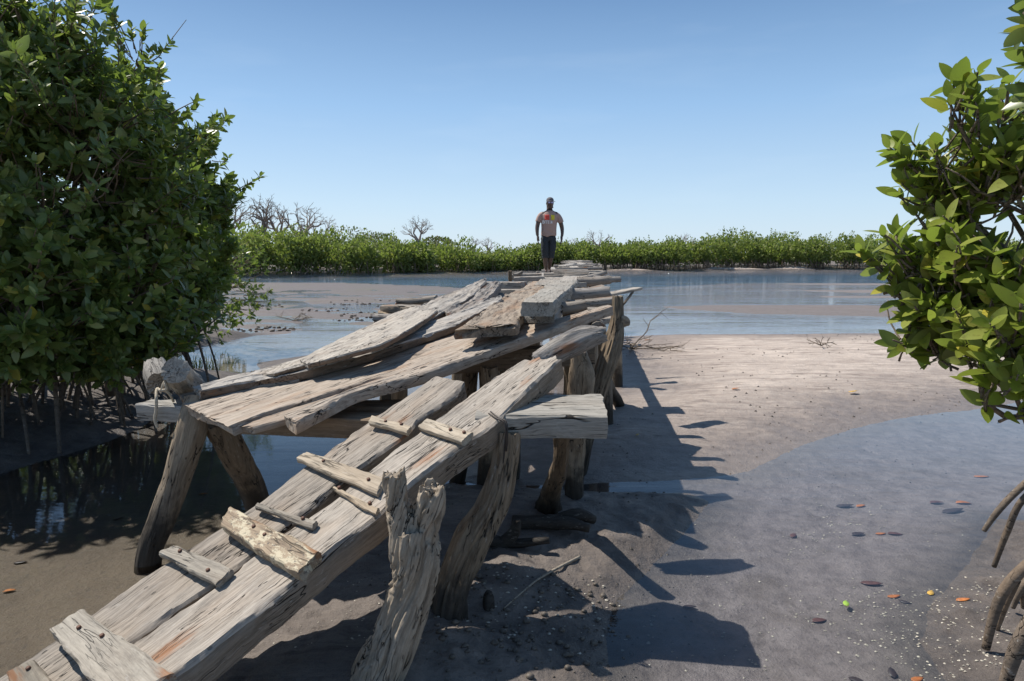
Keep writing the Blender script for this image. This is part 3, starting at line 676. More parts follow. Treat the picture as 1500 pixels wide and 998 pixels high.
for (x1, y1, Y1, x2, y2, r, mt, sd) in [(866, 465, 6.2, 862, 640, .055, 'post', 38), (876, 470, 6.6, 884, 600, .07, 'post_dark', 39), (716, 535, 4.8, 712, 640, .075, 'post', 40),
        (740, 530, 5.0, 742, 640, .075, 'post', 41), (690, 535, 5.0, 668, 690, .06, 'post_dark', 42), (585, 560, 4.9, 576, 690, .06, 'post', 43), (566, 456, 7.8, 566, 520, .10, 'post', 44),
        (835, 455, 7.0, 833, 560, .08, 'post_dark', 45), (780, 470, 7.3, 776, 560, .08, 'post_dark', 46), (670, 470, 7.6, 668, 560, .08, 'post', 47), (747, 397, 11.8, 746, 500, .035, 'post_dark', 48)]:
    a = P(x1, y1, Y1); b = P(x2, y2, Y1 + .1); 
    b = a + (b - a) * ((a[2] + .3) / max(.2, (a[2] - b[2])))
    post([a, (a + b) / 2 + np.array([.03, 0, 0]), b], [r, r * 1.05, r], mt, sd, sides=22)
# forked log resting on the post beside the edge plank
bl = MB()
LG = log('log', [P(786, 530, 3.98), P(812, 518, 4.02), P(850, 498, 4.1), P(882, 490, 4.16)], [.06, .075, .078, .05], M['wood'], bridge, seed=60, lump=.15, ridge=.16, rag=.03, kr=3)
# right hand logs and boards laid across the deck
def xlog(x1, y1, x2, y2, Y, r1, r2, sd, mat='wood', dy=0.0): log('log', [P(x1, y1, Y), P((x1 + x2) / 2, (y1 + y2) / 2 + 1, Y + dy / 2), P(x2, y2, Y + dy)], [r1, (r1 + r2) / 2, r2], M[mat], bridge, seed=sd, sides=18, rag=.02)
def xbrd(x1, y1, x2, y2, Y, w, th, sd, mat='wood', dy=0.0, **kw): board('plank', P(x1, y1, Y), P(x2, y2, Y + dy), w, th, M[mat], bridge, seed=sd, **kw)
xlog(835, 432, 893, 427, 6.6, .065, .052, 61, 'wood')
xlog(820, 449, 908, 440, 6.0, .05, .045, 62)
xbrd(838, 452, 898, 450, 5.75, .16, .05, 63)
xlog(824, 452, 857, 446, 5.3, .05, .045, 64)
xbrd(840, 428, 884, 418, 7.6, .3, .07, 65)
xlog(846, 413, 894, 410, 9.3, .07, .06, 66)
xlog(870, 408, 909, 409.5, 9.6, .045, .04, 67)
xlog(850, 409, 888, 399, 11.5, .05, .035, 68)
xbrd(880, 432, 934, 421, 6.9, .14, .025, 69, 'wood_pale', dy=.3)
sk = MB(); sk.tube([P(929, 425, 7.1), P(921, 436, 7.0), P(913, 446, 6.9)], [.012, .014, .012], 7, 8)
sk.build('stick', M['bark'], bridge)
# pale boards in the walkway centre, up to the man
for i, (x1, y1, Y1, x2, y2, Y2, w_, mt) in enumerate([(806, 418, 9.4, 812, 406, 13.2, .45, 'wood_pale'), (836, 414, 9.2, 843, 404, 12.6, .42, 'wood_pale'), (782, 421, 9.6, 800, 407, 14, .3, 'wood_warm'),
        (788, 404, 15, 803, 399.5, 18, .4, 'wood_pale'), (818, 404, 15, 822, 399, 19, .5, 'wood_pale'), (838, 403, 14, 846, 398, 18, .4, 'wood')]):
    a, b = P(x1, y1, Y1), P(x2, y2, Y2)
    board('plank', a, b, w_, .06, M[mt], bridge, seed=80 + i)
board('plank', P(753, 406, 12.2), P(797, 404.5, 12.2), .34, .085, M['wood'], bridge, seed=90, rag=.01)
board('plank', P(700, 413, 10.9), P(768, 413, 10.6), .3, .14, M['wood'], bridge, seed=91)
board('plank', P(722, 424, 8.9), P(768, 424, 8.6), .25, .16, M['wood'], bridge, seed=92)
board('plank', P(745, 402, 13.5), P(793, 400.5, 13.5), .25, .12, M['wood'], bridge, seed=93)
xlog(752, 403, 765, 399, 12.8, .035, .03, 94)
board('plank', P(566, 447, 7.9), P(645, 448, 7.4), .22, .08, M['wood'], bridge, seed=95, rough=.008)
xlog(580, 443, 640, 438, 8.4, .045, .05, 96)
xlog(548, 468, 600, 466, 7.2, .06, .06, 97)
board('plank', P(640, 452, 6.9), P(760, 444, 6.6), .3, .06, M['wood'], bridge, seed=98)
board('plank', P(775, 484, 5.2), P(890, 462, 6.3), .24, .05, M['wood'], bridge, seed=99)
# stringers and the long far deck
rr = random.Random(5)
def cx(Y): return float(np.interp(Y, [5.5, 9, 13, 17, 24, 32, 45], [.25, .62, .75, 1.05, 2.1, 3.1, 4.1]))
for s in (-.45, .45):
    for Y in (5.6, 9.4, 13.2, 17.0, 21, 26, 32, 38):
        Y2 = Y + (4.2 if Y < 20 else 6.3)
        log('stringer', [(cx(Y) + s, Y, 1.14), (cx((Y + Y2) / 2) + s, (Y + Y2) / 2, 1.12), (cx(Y2) + s, Y2, 1.14)], [.06, .065, .06], M['wood'], bridge, seed=int(Y * 3), sides=10, n=12)
for k, Y in enumerate([8.8, 11.2, 13.8, 16.4, 19, 22, 25, 28.5, 32, 36, 40, 44]):
    for s in (-.62, .62):
        x = cx(Y) + s + rr.uniform(-.1, .1); x2 = x + rr.uniform(-.15, .15)
        log('post', [(x, Y, 1.08 + rr.uniform(0, .1)), ((x + x2) / 2 + .04, Y + .03, .5), (x2, Y + rr.uniform(-.1, .1), -.9)], [.06, .07, .08], M['post'], bridge, seed=100 + k, sides=10, n=12)
Y = 12.5; k = 0
while Y < 45:
    L_ = rr.uniform(.9, 1.5) if Y > 15.5 else rr.uniform(.7, 1.0); ang = rr.uniform(-.25, .25)
    x = cx(Y) + rr.uniform(-.15, .3) + (.25 if Y < 18 else 0)
    dx, dy = L_ / 2 * math.cos(ang), L_ / 2 * math.sin(ang)
    z = 1.235 + rr.uniform(0, .05) + max(0, Y - 30) * .003; t = rr.uniform(-.04, .04)
    if k % 4 == 3: log('log', [(x - dx * 1.1, Y - dy, z + .02), (x + dx * 1.4, Y + dy, z + .03 + t)], [.05, .045], M['wood'], bridge, seed=200 + k, sides=12, n=12)
    else: board('plank', (x - dx, Y - dy, z - t), (x + dx, Y + dy, z + t), rr.uniform(.18, .34), .05, M[['wood', 'wood_pale', 'wood'][k % 3]], bridge, roll=rr.uniform(-.06, .06), seed=200 + k, step=.06)
    Y += rr.uniform(.3, .5) if Y < 20 else rr.uniform(.7, 1.1); k += 1
for k in range(12):
    Y = 19 + k * 2.1; x = cx(Y) + rr.uniform(-.4, .4)
    board('plank', (x, Y, 1.33), (x + (cx(Y + 2) - cx(Y)) + rr.uniform(-.3, .3), Y + 2, 1.33 + rr.uniform(0, .05)), rr.uniform(.2, .35), .05, M['wood_pale'], bridge, seed=300 + k, step=.08)

# driftwood lashed at the left end
dl = thing('driftwood_log', P(262, 572, 4.1), 'stubby grey driftwood log lying on the left end of the cross beam', 'driftwood')
o = log('log_body', [P(256, 543, 3.9), P(266, 556, 4.15), P(288, 572, 4.6)], [.075, .09, .085], M['beam'], dl, seed=70, lump=.22, ridge=.14, rag=.012, sides=36, kr=3)
o = log('stub', [P(236, 560, 4.2), P(231, 548, 4.25), P(227, 533, 4.3)], [.085, .085, .06], M['beam'], dl, seed=71, lump=.25, ridge=.10, rag=.02, sides=30)
rb = MB(); A = lambda x, y, Y: P(x, y, Y)
rb.tube([A(246, 552, 3.95), A(240, 562, 3.93), A(236, 572, 3.93), A(230, 570, 3.95), A(229, 584, 3.9), A(229, 600, 3.9), A(227, 615, 3.9), A(231, 627, 3.9)], [.009] * 8, 8, 40)
rb.tube([A(236, 572, 3.93), A(243, 573, 3.92), A(250, 580, 3.95), A(254, 588, 4.0)], [.008] * 4, 8, 18)
rb.tube([A(238, 572, 3.9), A(244, 570, 3.9), A(242, 562, 3.9), A(248, 556, 3.95)], [.008] * 4, 8, 16)
rb.build('rope', M['rope'], dl)

# forked post in the foreground
fp = thing('forked_post', P(560, 1010, 2.55), 'grey forked driftwood post with deep vertical cracks standing beside the ramp', 'post')
def forked():
    me = bpy.data.meshes.new('tmp'); b = MB()
    trunk = [P(500, 1110, 2.42), P(548, 1000, 2.45), P(582, 930, 2.48), P(604, 860, 2.5), P(608, 800, 2.5), P(604, 770, 2.5)]
    b.tube(trunk, [.125, .105, .095, .092, .103, .09], 40, 40, .12, 0, 2)
    b.tube([P(602, 810, 2.5), P(590, 765, 2.5), P(581, 730, 2.5), P(577, 694, 2.5)], [.075, .06, .05, .043], 28, 22, .1, 0, 3, rag=.03)
    b.tube([P(615, 810, 2.5), P(627, 770, 2.49), P(632, 740, 2.48), P(633, 716, 2.47)], [.07, .06, .058, .05], 28, 20, .15, 0, 4, rag=.05)
    me.from_pydata([tuple(v) for v in np.concatenate(b.V)], [], b.F)
    o = bpy.data.objects.new('tmp', me); COL.objects.link(o)
    md = o.modifiers.new('r', 'REMESH'); md.mode = 'VOXEL'; md.voxel_size = .0055
    md = o.modifiers.new('s', 'SMOOTH'); md.iterations = 6
    dg = bpy.context.evaluated_depsgraph_get(); me2 = bpy.data.meshes.new_from_object(o.evaluated_get(dg))
    bpy.data.objects.remove(o)
    n = len(me2.vertices); V = np.empty(n * 3, np.float32); me2.vertices.foreach_get('co', V); V = V.reshape(-1, 3).astype(float)
    Nn = np.empty(n * 3, np.float32); me2.vertices.foreach_get('normal', Nn); Nn = Nn.reshape(-1, 3)
    F = [tuple(p.vertices) for p in me2.polygons]
    fr = frame_from(trunk[0], trunk[-1]); inv = np.array(fr.inverted()); L_ = V @ inv[:3, :3].T + inv[:3, 3]
    wy = L_[:, 1] + .03 * vn(L_[:, 0] * 5, L_[:, 1] * 6, L_[:, 2] * 6, 4); wz = L_[:, 2] + .03 * vn(L_[:, 0] * 5, L_[:, 1] * 6, L_[:, 2] * 6, 9)
    a = fbm(L_[:, 0] * 1.7, wy * 22, wz * 22, 41, 3); d = -.020 * np.clip(1 - np.abs(a) * 5, 0, 1) 
    a2 = fbm(L_[:, 0] * 2.5, wy * 60, wz * 60, 47, 3); d += -.005 * np.clip(1 - np.abs(a2) * 4, 0, 1) + .004 * a2
    top = np.clip((L_[:, 0] - .62) / .12, 0, 1)
    V = V + Nn * (d[:, None])
    ax = np.array([fr[i][0] for i in range(3)])
    up = Nn @ ax
    V += ax * (np.clip(up, 0, 1) * top * (.024 * fbm(L_[:, 0] * 0, L_[:, 1] * 50, L_[:, 2] * 50, 52, 2)))[:, None]
    return V, F, fr
V, F, fr = forked()
put('post_body', V, F, M['fork'], fp, fr)

# ------------------------------------------------------------------ foliage
def leaf_template(nseg, wid, fold=.12, curl=-.12):
    us = np.linspace(0, 1, nseg + 1) if nseg != 4 else np.array([0, .18, .5, .84, 1.0]); V = []; F = []
    for u in us:
        w_ = wid * (math.sin(math.pi * min(1, u ** .78)) ** .72 if 0 < u < 1 else 0)
        z = curl * u * u
        V += [(u, w_, z + fold * w_ * 1.6), (u, 0, z), (u, -w_, z + fold * w_ * 1.6)]
    for i in range(nseg):
        a = i * 3
        for k in (0, 1):
            F += [(a + k, a + k + 1, a + k + 4), (a + k, a + k + 4, a + k + 3)]
    V = np.array(V); F = np.array(F)
    # weld tips by dropping degenerate triangles
    keep = []
    for f in F:
        A_ = np.linalg.norm(np.cross(V[f[1]] - V[f[0]], V[f[2]] - V[f[0]]))
        if A_ > 1e-7: keep.append(f)
    return V, np.array(keep)
def leaves(pos, dirs, ups, size, T):
    TV, TF = T
    x = dirs / np.linalg.norm(dirs, axis=1)[:, None]
    y = np.cross(ups, x); y /= (np.linalg.norm(y, axis=1)[:, None] + 1e-9); z = np.cross(x, y)
    V = pos[:, None, :] + size[:, None, None] * (TV[None, :, 0:1] * x[:, None, :] + TV[None, :, 1:2] * y[:, None, :] + TV[None, :, 2:3] * z[:, None, :])
    F = TF[None] + (np.arange(len(pos)) * len(TV))[:, None, None]
    return V.reshape(-1, 3), F.reshape(-1, 3)
def rosettes(tips, axes, per, size, rng, spread=(25, 75)):
    n = len(tips); ax = axes / np.linalg.norm(axes, axis=1)[:, None]
    s = np.cross(ax, rng.normal(size=(n, 3))); s /= np.linalg.norm(s, axis=1)[:, None]; t = np.cross(ax, s)
    P_, D_, U_, S_ = [], [], [], []
    for k in range(per):
        ph = k * 2.4 + rng.uniform(-.3, .3, n); fr_ = k / max(1, per - 1)
        el = np.radians(spread[0] + (spread[1] - spread[0]) * fr_ + rng.uniform(-12, 12, n))
        rad = s * np.cos(ph)[:, None] + t * np.sin(ph)[:, None]
        d = ax * np.cos(el)[:, None] + rad * np.sin(el)[:, None]
        up = ax * np.sin(el)[:, None] - rad * np.cos(el)[:, None] + rng.normal(0, .25, (n, 3))
        sz = size * rng.uniform(.7, 1.15, n) * (.75 + .35 * fr_)
        keep = rng.random(n) > .12
        P_.append((tips - ax * (fr_ * size * .45)[..., None] if np.ndim(fr_) else tips - ax * fr_ * size * .45)[keep]); D_.append(d[keep]); U_.append(up[keep]); S_.append((sz * rng.uniform(.75, 1.12, n))[keep])
    return np.concatenate(P_), np.concatenate(D_), np.concatenate(U_), np.concatenate(S_)
def sph(rng, n):
    v = rng.normal(size=(n, 3)); return v / np.linalg.norm(v, axis=1)[:, None]
def mangrove(name, root, trunk_top, blobs, label, leafm, n_per_m2, leaf=.11, per=7, T=None, seed=0, nroots=30, zmin=.55, root_r=1.6, cull=None, twig_every=3, group=None, roots=None, shrink=.86, limb=1.0, sprig=7):
    rng = np.random.default_rng(seed)
    t = thing(name, root, label, 'tree', group)
    tips, axes, sprigs = [], [], []
    blobs = [(c, r * shrink) for c, r in blobs]
    for c, r in blobs:
        n = int(4 * math.pi * r * r * n_per_m2)
        d = sph(rng, n); rad = r * (1 - .55 * rng.random(n) ** 2.2)
        rad *= 1 + .42 * fbm(d[:, 0] * 2.6 + c[0] * 3, d[:, 1] * 2.2, d[:, 2] * 2.2 + c[2], seed, 3)
        p = c + d * rad[:, None] * np.array([1, 1, .95])
        tips.append(p); a = d + np.array([0, 0, .55]) + rng.normal(0, .28, (n, 3)); axes.append(a)
        for _ in range(int(3 + 16 * r)):   # sprigs that stand proud of the crown
            dd = sph(rng, 1)[0]; dd[2] = abs(dd[2]) * .8 + .1; dd /= np.linalg.norm(dd); g_ = dd + np.array([0, 0, .6]); g_ /= np.linalg.norm(g_)
            ns = rng.integers(2, sprig); b0 = c + dd * r * .92
            q_ = b0 + g_ * (np.arange(1, ns + 1)[:, None] * leaf * .75) + rng.normal(0, .012, (ns, 3))
            sprigs.append(np.array([c + dd * r * .6, b0, q_[0], q_[-1]]))
            tips.append(q_); axes.append(np.repeat(g_[None], ns, 0) + rng.normal(0, .15, (ns, 3)))
    tips = np.concatenate(tips); axes = np.concatenate(axes)
    k = tips[:, 2] > zmin + .25 * vn(tips[:, 0] * 2, tips[:, 1] * 2, 0, seed)
    # keep only tips not deep inside another blob
    for c, r in blobs:
        k &= (np.linalg.norm(tips - c, axis=1) > r * .42)
    gap = fbm(tips[:, 0] * 2.1, tips[:, 1] * 2.1, tips[:, 2] * 2.1, seed + 4, 3); k &= gap > -.20
    if cull is not None: k &= cull(tips)
    tips, axes = tips[k], axes[k]
    a, b, c_, d_ = rosettes(tips, axes, per, leaf, rng)
    V, F = leaves(a, b, c_, d_, T)
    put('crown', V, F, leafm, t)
    tw = MB(); root = np.array(root, float); tt = np.array(trunk_top, float)
    tw.tube([root - np.array([0, 0, .2]), (root + tt) / 2 + rng.normal(0, .06, 3), tt], [.11, .09, .06 * limb], 10, 12, .15)
    cs = [c for c, r in blobs]
    for c, r in blobs:
        mid = (tt + c) / 2 + rng.normal(0, .12, 3)
        tw.tube([tt - np.array([0, 0, .1]), mid, c], [.045 * limb, .032 * limb, .02 * limb], 6, 8)
        for j in range(int(5 + r * 6)):
            e = c + sph(rng, 1)[0] * r * rng.uniform(.6, .95)
            if e[2] < zmin: continue
            tw.tube([c, (c + e) / 2 + rng.normal(0, .06 * r, 3), e], [.018 * limb, .011 * limb, .005], 5, 6)
    for i in range(0, len(tips), twig_every):
        j = int(np.argmin([np.linalg.norm(tips[i] - c) for c in cs])); dd = cs[j] - tips[i]
        e = tips[i] - axes[i] / np.linalg.norm(axes[i]) * .12 + dd * .12
        tw.tube([tips[i], (tips[i] + e) / 2 + rng.normal(0, .01, 3), e + dd * .1], [.0035, .005, .007], 4, 4)
    for q_ in sprigs: tw.tube(q_, [.007, .006, .005, .003], 4, 6)
    tw.build('trunk', M['bark'], t)
    for i in range(nroots):
        a_ = rng.uniform(0, 2 * math.pi); rr_ = root_r * rng.uniform(.35, 1)
        s_ = tt * .5 + root * .5 + rng.normal(0, .15, 3) if rng.random() < .5 else tt + rng.normal(0, .3, 3)
        s_[2] = max(s_[2], root[2] + .45)
        e = root + np.array([math.cos(a_) * rr_, math.sin(a_) * rr_, 0]); e[2] = gz(e[0], e[1]) - .06
        m1 = s_ + (e - s_) * .45; m1[2] = s_[2] * .93 + .05
        m2 = s_ + (e - s_) * .85; m2[2] = e[2] + (s_[2] - e[2]) * .45
        rb_ = MB(); r0 = rng.uniform(.012, .024)
        rb_.tube([s_, m1, m2, e], [r0, r0 * .95, r0 * .85, r0 * .75], 7, 14, .1)
        rb_.build('prop_root', M['root'], t)
    return t
T3 = leaf_template(4, .235, .14, -.08); T5 = leaf_template(7, .235, .10, -.10)
def bl(px, py, Y, r): return (P(px, py, Y), r)
def lim(tips):   # photographed right outline of the left thicket, as a real surface the trees were pruned by wind to
    return np.ones(len(tips), bool)
mangrove('mangrove_tree', (-5.3, 6.9, .35), (-5.0, 6.9, 1.5),
    [bl(-60, 120, 6.2, 1.15), bl(40, 130, 6.4, .78), bl(-40, 300, 5.8, 1.1), bl(120, 210, 6.3, .85), bl(60, 330, 5.9, .85), bl(-180, 40, 6.6, 1.2), bl(10, 70, 6.5, .50), bl(85, 95, 6.5, .42), bl(-250, 300, 6.2, 1.3), bl(20, 440, 5.6, .75), bl(-120, 440, 5.6, .9), bl(60, 505, 5.7, .36), bl(-10, 520, 5.4, .38)],
    'tall dense mangrove at the left edge of the photo, highest crown of the left thicket', M['leaf_l'], 56, .135, 7, T3, 11, 60, zmin=.50, root_r=1.8)
mangrove('mangrove_tree', (-4.5, 7.6, .35), (-4.4, 7.7, 1.4),
    [bl(170, 160, 7.4, .62), bl(205, 100, 7.5, .28), bl(190, 240, 7.2, .75), bl(150, 330, 6.6, .8), bl(215, 330, 7.0, .75), bl(110, 430, 6.2, .65), bl(190, 440, 6.4, .62), bl(150, 510, 6.2, .42), bl(205, 500, 6.6, .30), bl(236, 525, 6.5, .15), bl(110, 530, 6.0, .25)],
    'middle mangrove of the left thicket, crown hanging low behind the driftwood log', M['leaf_l'], 56, .13, 7, T3, 12, 50, zmin=.48, root_r=1.5)
mangrove('mangrove_tree', (-5.4, 9.6, .3), (-5.0, 9.5, 1.3),
    [bl(265, 270, 8.6, .52), bl(292, 205, 8.6, .22), bl(300, 300, 8.7, .34), bl(262, 360, 8.6, .44), bl(240, 340, 8.2, .7), bl(262, 412, 8.8, .34), bl(255, 430, 8.3, .62), bl(294, 385, 9.0, .20), bl(240, 480, 7.8, .40), bl(250, 455, 8.4, .26), bl(300, 320, 8.8, .30), bl(303, 400, 8.9, .34), bl(316, 362, 9.0, .24), bl(280, 445, 8.8, .32), bl(270, 330, 8.5, .4)],
    'mangrove reaching furthest out over the mudflat at the right of the left thicket', M['leaf_l'], 150, .125, 7, T3, 13, 18, zmin=.62, root_r=.5)
mangrove('mangrove_tree', (-9.5, 11.5, .4), (-9.3, 11.5, 1.3), [(np.array([-9.5 + dx_, 11.5 + dy_, 1.6 + dz_]), 1.5) for dx_, dy_, dz_ in ((0, 0, 0), (2.2, -.6, -.5), (-2.4, 0, 0), (1.0, 1.6, .2), (3.6, 1.2, -.5), (-1, -2.2, -.2), (-3.5, -3, -.2), (-1.5, -4.5, -.2))],
    'shaded mangrove closing the dark gap behind the left thicket', M['leaf_l'], 30, .13, 6, T3, 14, 20, zmin=.3, root_r=3.0)
# right foreground mangrove
rb_l = [bl(1418, 275, 3.1, .17), bl(1460, 250, 3.0, .16), bl(1372, 262, 3.15, .08), bl(1405, 185, 3.0, .035), bl(1470, 200, 3.0, .05), bl(1385, 300, 3.1, .10), bl(1430, 330, 3.0, .22), bl(1390, 350, 3.1, .13), bl(1490, 290, 2.9, .18),
        bl(1335, 430, 3.2, .06), bl(1362, 490, 3.2, .12), bl(1325, 505, 3.2, .07), bl(1320, 415, 3.2, .06), bl(1355, 400, 3.1, .10), bl(1420, 470, 3.0, .16), bl(1380, 520, 3.15, .06), bl(1405, 430, 3.0, .17), bl(1455, 430, 2.9, .22), bl(1530, 420, 2.8, .22), bl(1425, 515, 2.9, .10), bl(1480, 510, 2.8, .13), bl(1440, 590, 2.8, .05), bl(1500, 600, 2.75, .05), bl(1540, 520, 2.8, .2), bl(1620, 400, 3.0, .3), bl(1620, 520, 3.0, .3), bl(1545, 310, 3.0, .16)]
mangrove('mangrove_bush', (3.3, 3.3, .15), (3.1, 3.3, 1.1), rb_l, 'bright sunlit mangrove bush leaning in from the right edge of the photo', M['leaf_r'], 68, .125, 6, T5, 21, 0, zmin=.75, twig_every=1, limb=.4, sprig=3)
mangrove('mangrove_branch', (3.3, 2.6, .15), (3.0, 2.4, 2.3), [bl(1525, 15, 2.1, .07), bl(1535, 130, 2.2, .05), bl(1640, 60, 2.2, .12)], 'mangrove tree whose few dark leaves hang in the top right corner', M['leaf_l'], 130, .11, 6, T5, 22, 0, zmin=.75, twig_every=1, limb=.35, sprig=3)
rt = [o for o in COL.objects if o.name.startswith('mangrove_bush')][0]
for k, (pts, r) in enumerate([([(1560, 660, 3.3), (1500, 710, 3.3), (1465, 745, 3.3), (1441, 778, 3.32)], .016), ([(1560, 690, 3.1), (1500, 730, 3.1), (1475, 780, 3.15), (1456, 830, 3.2)], .015),
        ([(1600, 760, 2.7), (1520, 815, 2.7), (1468, 870, 2.72), (1444, 950, 2.75)], .022), ([(1490, 850, 2.8), (1472, 890, 2.85), (1461, 922, 2.9)], .013), ([(1600, 800, 2.3), (1530, 880, 2.3), (1490, 950, 2.3), (1470, 1010, 2.32)], .026),
        ([(1520, 830, 3.0), (1498, 860, 3.0), (1484, 890, 3.05)], .014), ([(1560, 830, 3.0), (1505, 850, 3.0), (1500, 890, 3.05)], .018)]):
    b = MB(); q = [P(x, y, Y) for x, y, Y in pts]; q = [np.array([3.0, 3.1, 1.1])] + q if k in (0, 1, 2, 4) else q
    b.tube(q, [r * 1.1] + [r] * (len(q) - 2) + [r * .75], 12, 30, .12); b.build('prop_root', M['root'], rt)

# far mangrove belt (one unbroken mass), with its roots and stems
def far_belt():
    rng = np.random.default_rng(31)
    xs = [(-260, 60, 4.6), (-60, 62, 4.2), (-24, 62, 3.9), (-19, 63, 4.3), (-10, 67, 3.3), (-3, 70, 2.4), (3, 73, 2.6), (10, 74, 2.45), (18, 76, 3.0), (27, 80, 4.0), (38, 82, 3.5), (50, 83, 3.2), (110, 86, 4.3), (260, 80, 4.5)]
    xs = np.array(xs); cents = []
    x = -130.0
    while x < 130:
        y0 = np.interp(x, xs[:, 0], xs[:, 1]); h0 = np.interp(x, xs[:, 0], xs[:, 2])
        for row in range(3):
            cents.append((x + rng.uniform(-1, 1), y0 + 1.0 + row * 2.6 + rng.uniform(-.6, .6), h0 * rng.uniform(.80, 1.06) * (1 + .22 * float(vn(x * .23, row * 3.0, 0, 77))) * (1 + .03 * row), row))
        x += rng.uniform(1.0, 1.8)
    P_, D_, U_, S_ = [], [], [], []
    rootb = MB()
    for (x, y, h, row) in cents:
        right = x > 4
        n = 820 if row == 0 else 420
        d = sph(rng, n); d[:, 2] = d[:, 2] * .9
        r = np.array([1.3, 1.4, h * .46])
        c = np.array([x, y, h * .54 + (.14 if right else -.05)])
        rad = 1 - .5 * rng.random(n) ** 2
        rad *= 1 + .45 * fbm(d[:, 0] * 2.5 + x, d[:, 1] * 2.5, d[:, 2] * 2.5, 5, 3)
        p = c + d * r * rad[:, None]
        k = p[:, 2] > (.85 if right else .12); p = p[k]; d = d[k]
        dd = d + rng.normal(0, .6, p.shape) + np.array([0, 0, .5])
        P_.append(p); D_.append(dd); U_.append(d + rng.normal(0, .5, p.shape)); S_.append(rng.uniform(.22, .42, len(p)))
        if row == 0:
            m_ = 260; q_ = np.c_[x + rng.uniform(-1.3, 1.3, m_), y - .3 + rng.uniform(-.9, .6, m_), rng.uniform(.55 if right else .05, 1.7, m_)]
            P_.append(q_); D_.append(rng.normal(size=(m_, 3))); U_.append(rng.normal(size=(m_, 3))); S_.append(rng.uniform(.2, .38, m_))
        # upright sprigs
        if rng.random() < .8:
            for q in range(3):
                b0 = c + np.array([rng.uniform(-1, 1), rng.uniform(-.5, .5), h * .36]); m_ = 9
                zz_ = np.linspace(0, rng.uniform(.4, .8), m_)
                P_.append(b0 + np.c_[rng.normal(0, .08, m_), rng.normal(0, .08, m_), zz_]); D_.append(sph(rng, m_) + np.array([0, 0, .9])); U_.append(sph(rng, m_)); S_.append(rng.uniform(.15, .28, m_))
        if row == 0:
            for q in range(22 if right else 4):
                s = np.array([x + rng.uniform(-1, 1), y - .5 + rng.uniform(-.8, .6), rng.uniform(.8, 1.25)]); e = s + np.array([rng.uniform(-.5, .5), rng.uniform(-.9, -.1), -s[2] - .2])
                rootb.tube([s, (s + e) / 2 + np.array([0, -.15, .12]), e], [.035, .032, .025], 4, 5)
    a, b, c_, s_ = map(np.concatenate, (P_, D_, U_, S_))
    V, F = leaves(a, b, c_, s_, leaf_template(2, .30))
    o = put('mangrove_thicket', V, F, M['leaf_f']); tag(o, 'unbroken belt of green mangroves along the far shore', kind='stuff')
    o2 = rootb.build('mangrove_root_tangle', M['root_far']); tag(o2, 'brown tangle of prop roots under the far mangrove belt', kind='stuff')
far_belt()

# baobabs behind the far belt
def baobab_mesh(seed, spread=1.0):
    rng = np.random.default_rng(seed); tr, br = MB(), MB()
    tr.tube([(0, 0, -.4), (0, 0, .6), (.1, 0, 2.2), (.1, 0, 3.4)], [1.3, 1.1, .95, .7], 12, 14, .12)
    def grow(p, d, L, r, lev):
        d = d / np.linalg.norm(d); pts = [p]
        for i in range(3):
            d = d + rng.normal(0, .20, 3); d[2] += .06 if lev < 2 else 0; d /= np.linalg.norm(d); pts.append(pts[-1] + d * L / 3)
        br.tube(pts, [r, r * .8, r * .68, r * .5], 6 if lev < 2 else 3, 6)
        if lev >= 4: return
        for j in range(3 if lev in (1, 3) else 2):
            nd = d + rng.normal(0, .50, 3); nd[2] = nd[2] * .75 + .15
            grow(pts[-1 if j < 2 else -2], nd, L * rng.uniform(.6, .82), max(.028, r * .55), lev + 1)
    for j in range(5):
        a = j * 1.26 + rng.uniform(-.3, .3)
        grow(np.array([.1, 0, rng.uniform(2.6, 3.4)]), np.array([math.cos(a) * spread, math.sin(a) * spread, .8]), 2.2, .32, 0)
    f = lambda b: mkmesh('bao', np.concatenate(b.V), b.F, M['baobab'])
    return f(tr), f(br)
BAO = [baobab_mesh(s, sp) for s, sp in ((1, 1.0), (2, 1.25), (5, .8))]
def baobab(px, ytop, Y, var, label, w=.8):
    p = G(px, 399); top = P(px, ytop, Y)[2]
    t = thing('baobab_tree', (P(px, 400, Y)[0], Y, 1.0), label, 'tree', 'bare baobabs behind the far mangroves')
    hgt = 7.2; s = (top - 1.0) / hgt
    t.scale = (s * w, s * w, s); t.rotation_euler = (0, 0, px * .7)
    for nm, me in zip(('trunk', 'bare_branches'), BAO[var]):
        o = bpy.data.objects.new(nm, me); COL.objects.link(o); o.parent = t
for a in [(333, 299, 105, 0, 'bare baobab half hidden behind the edge of the left thicket'),
          (388, 300, 108, 2, 'tallest bare baobab on the left, narrow crown with forked limbs'),
          (412, 306, 112, 0, 'bare baobab in the middle of the left cluster, between two taller ones'),
          (442, 304, 110, 1, 'wide crowned bare baobab at the right of the left cluster'),
          (468, 322, 104, 1, 'low bare baobab with drooping twigs at the right foot of the left cluster'),
          (615, 326, 112, 2, 'lone bare baobab standing halfway between left cluster and the man'),
          (716, 350, 150, 1, 'small distant bare baobab left of the man, the larger of a pair'),
          (695, 352, 170, 2, 'tiny distant bare baobab left of the man, the smaller of a pair'),
          (876, 340, 140, 1, 'bare baobab just right of the man, taller of the group there'),
          (842, 352, 160, 0, 'low bare baobab nearest the right side of the man'),
          (860, 354, 175, 1, 'faint bare baobab between the two beside the man'),
          (1003, 347, 160, 2, 'bare baobab top just showing above the right mangrove belt')]:
    baobab(*a)
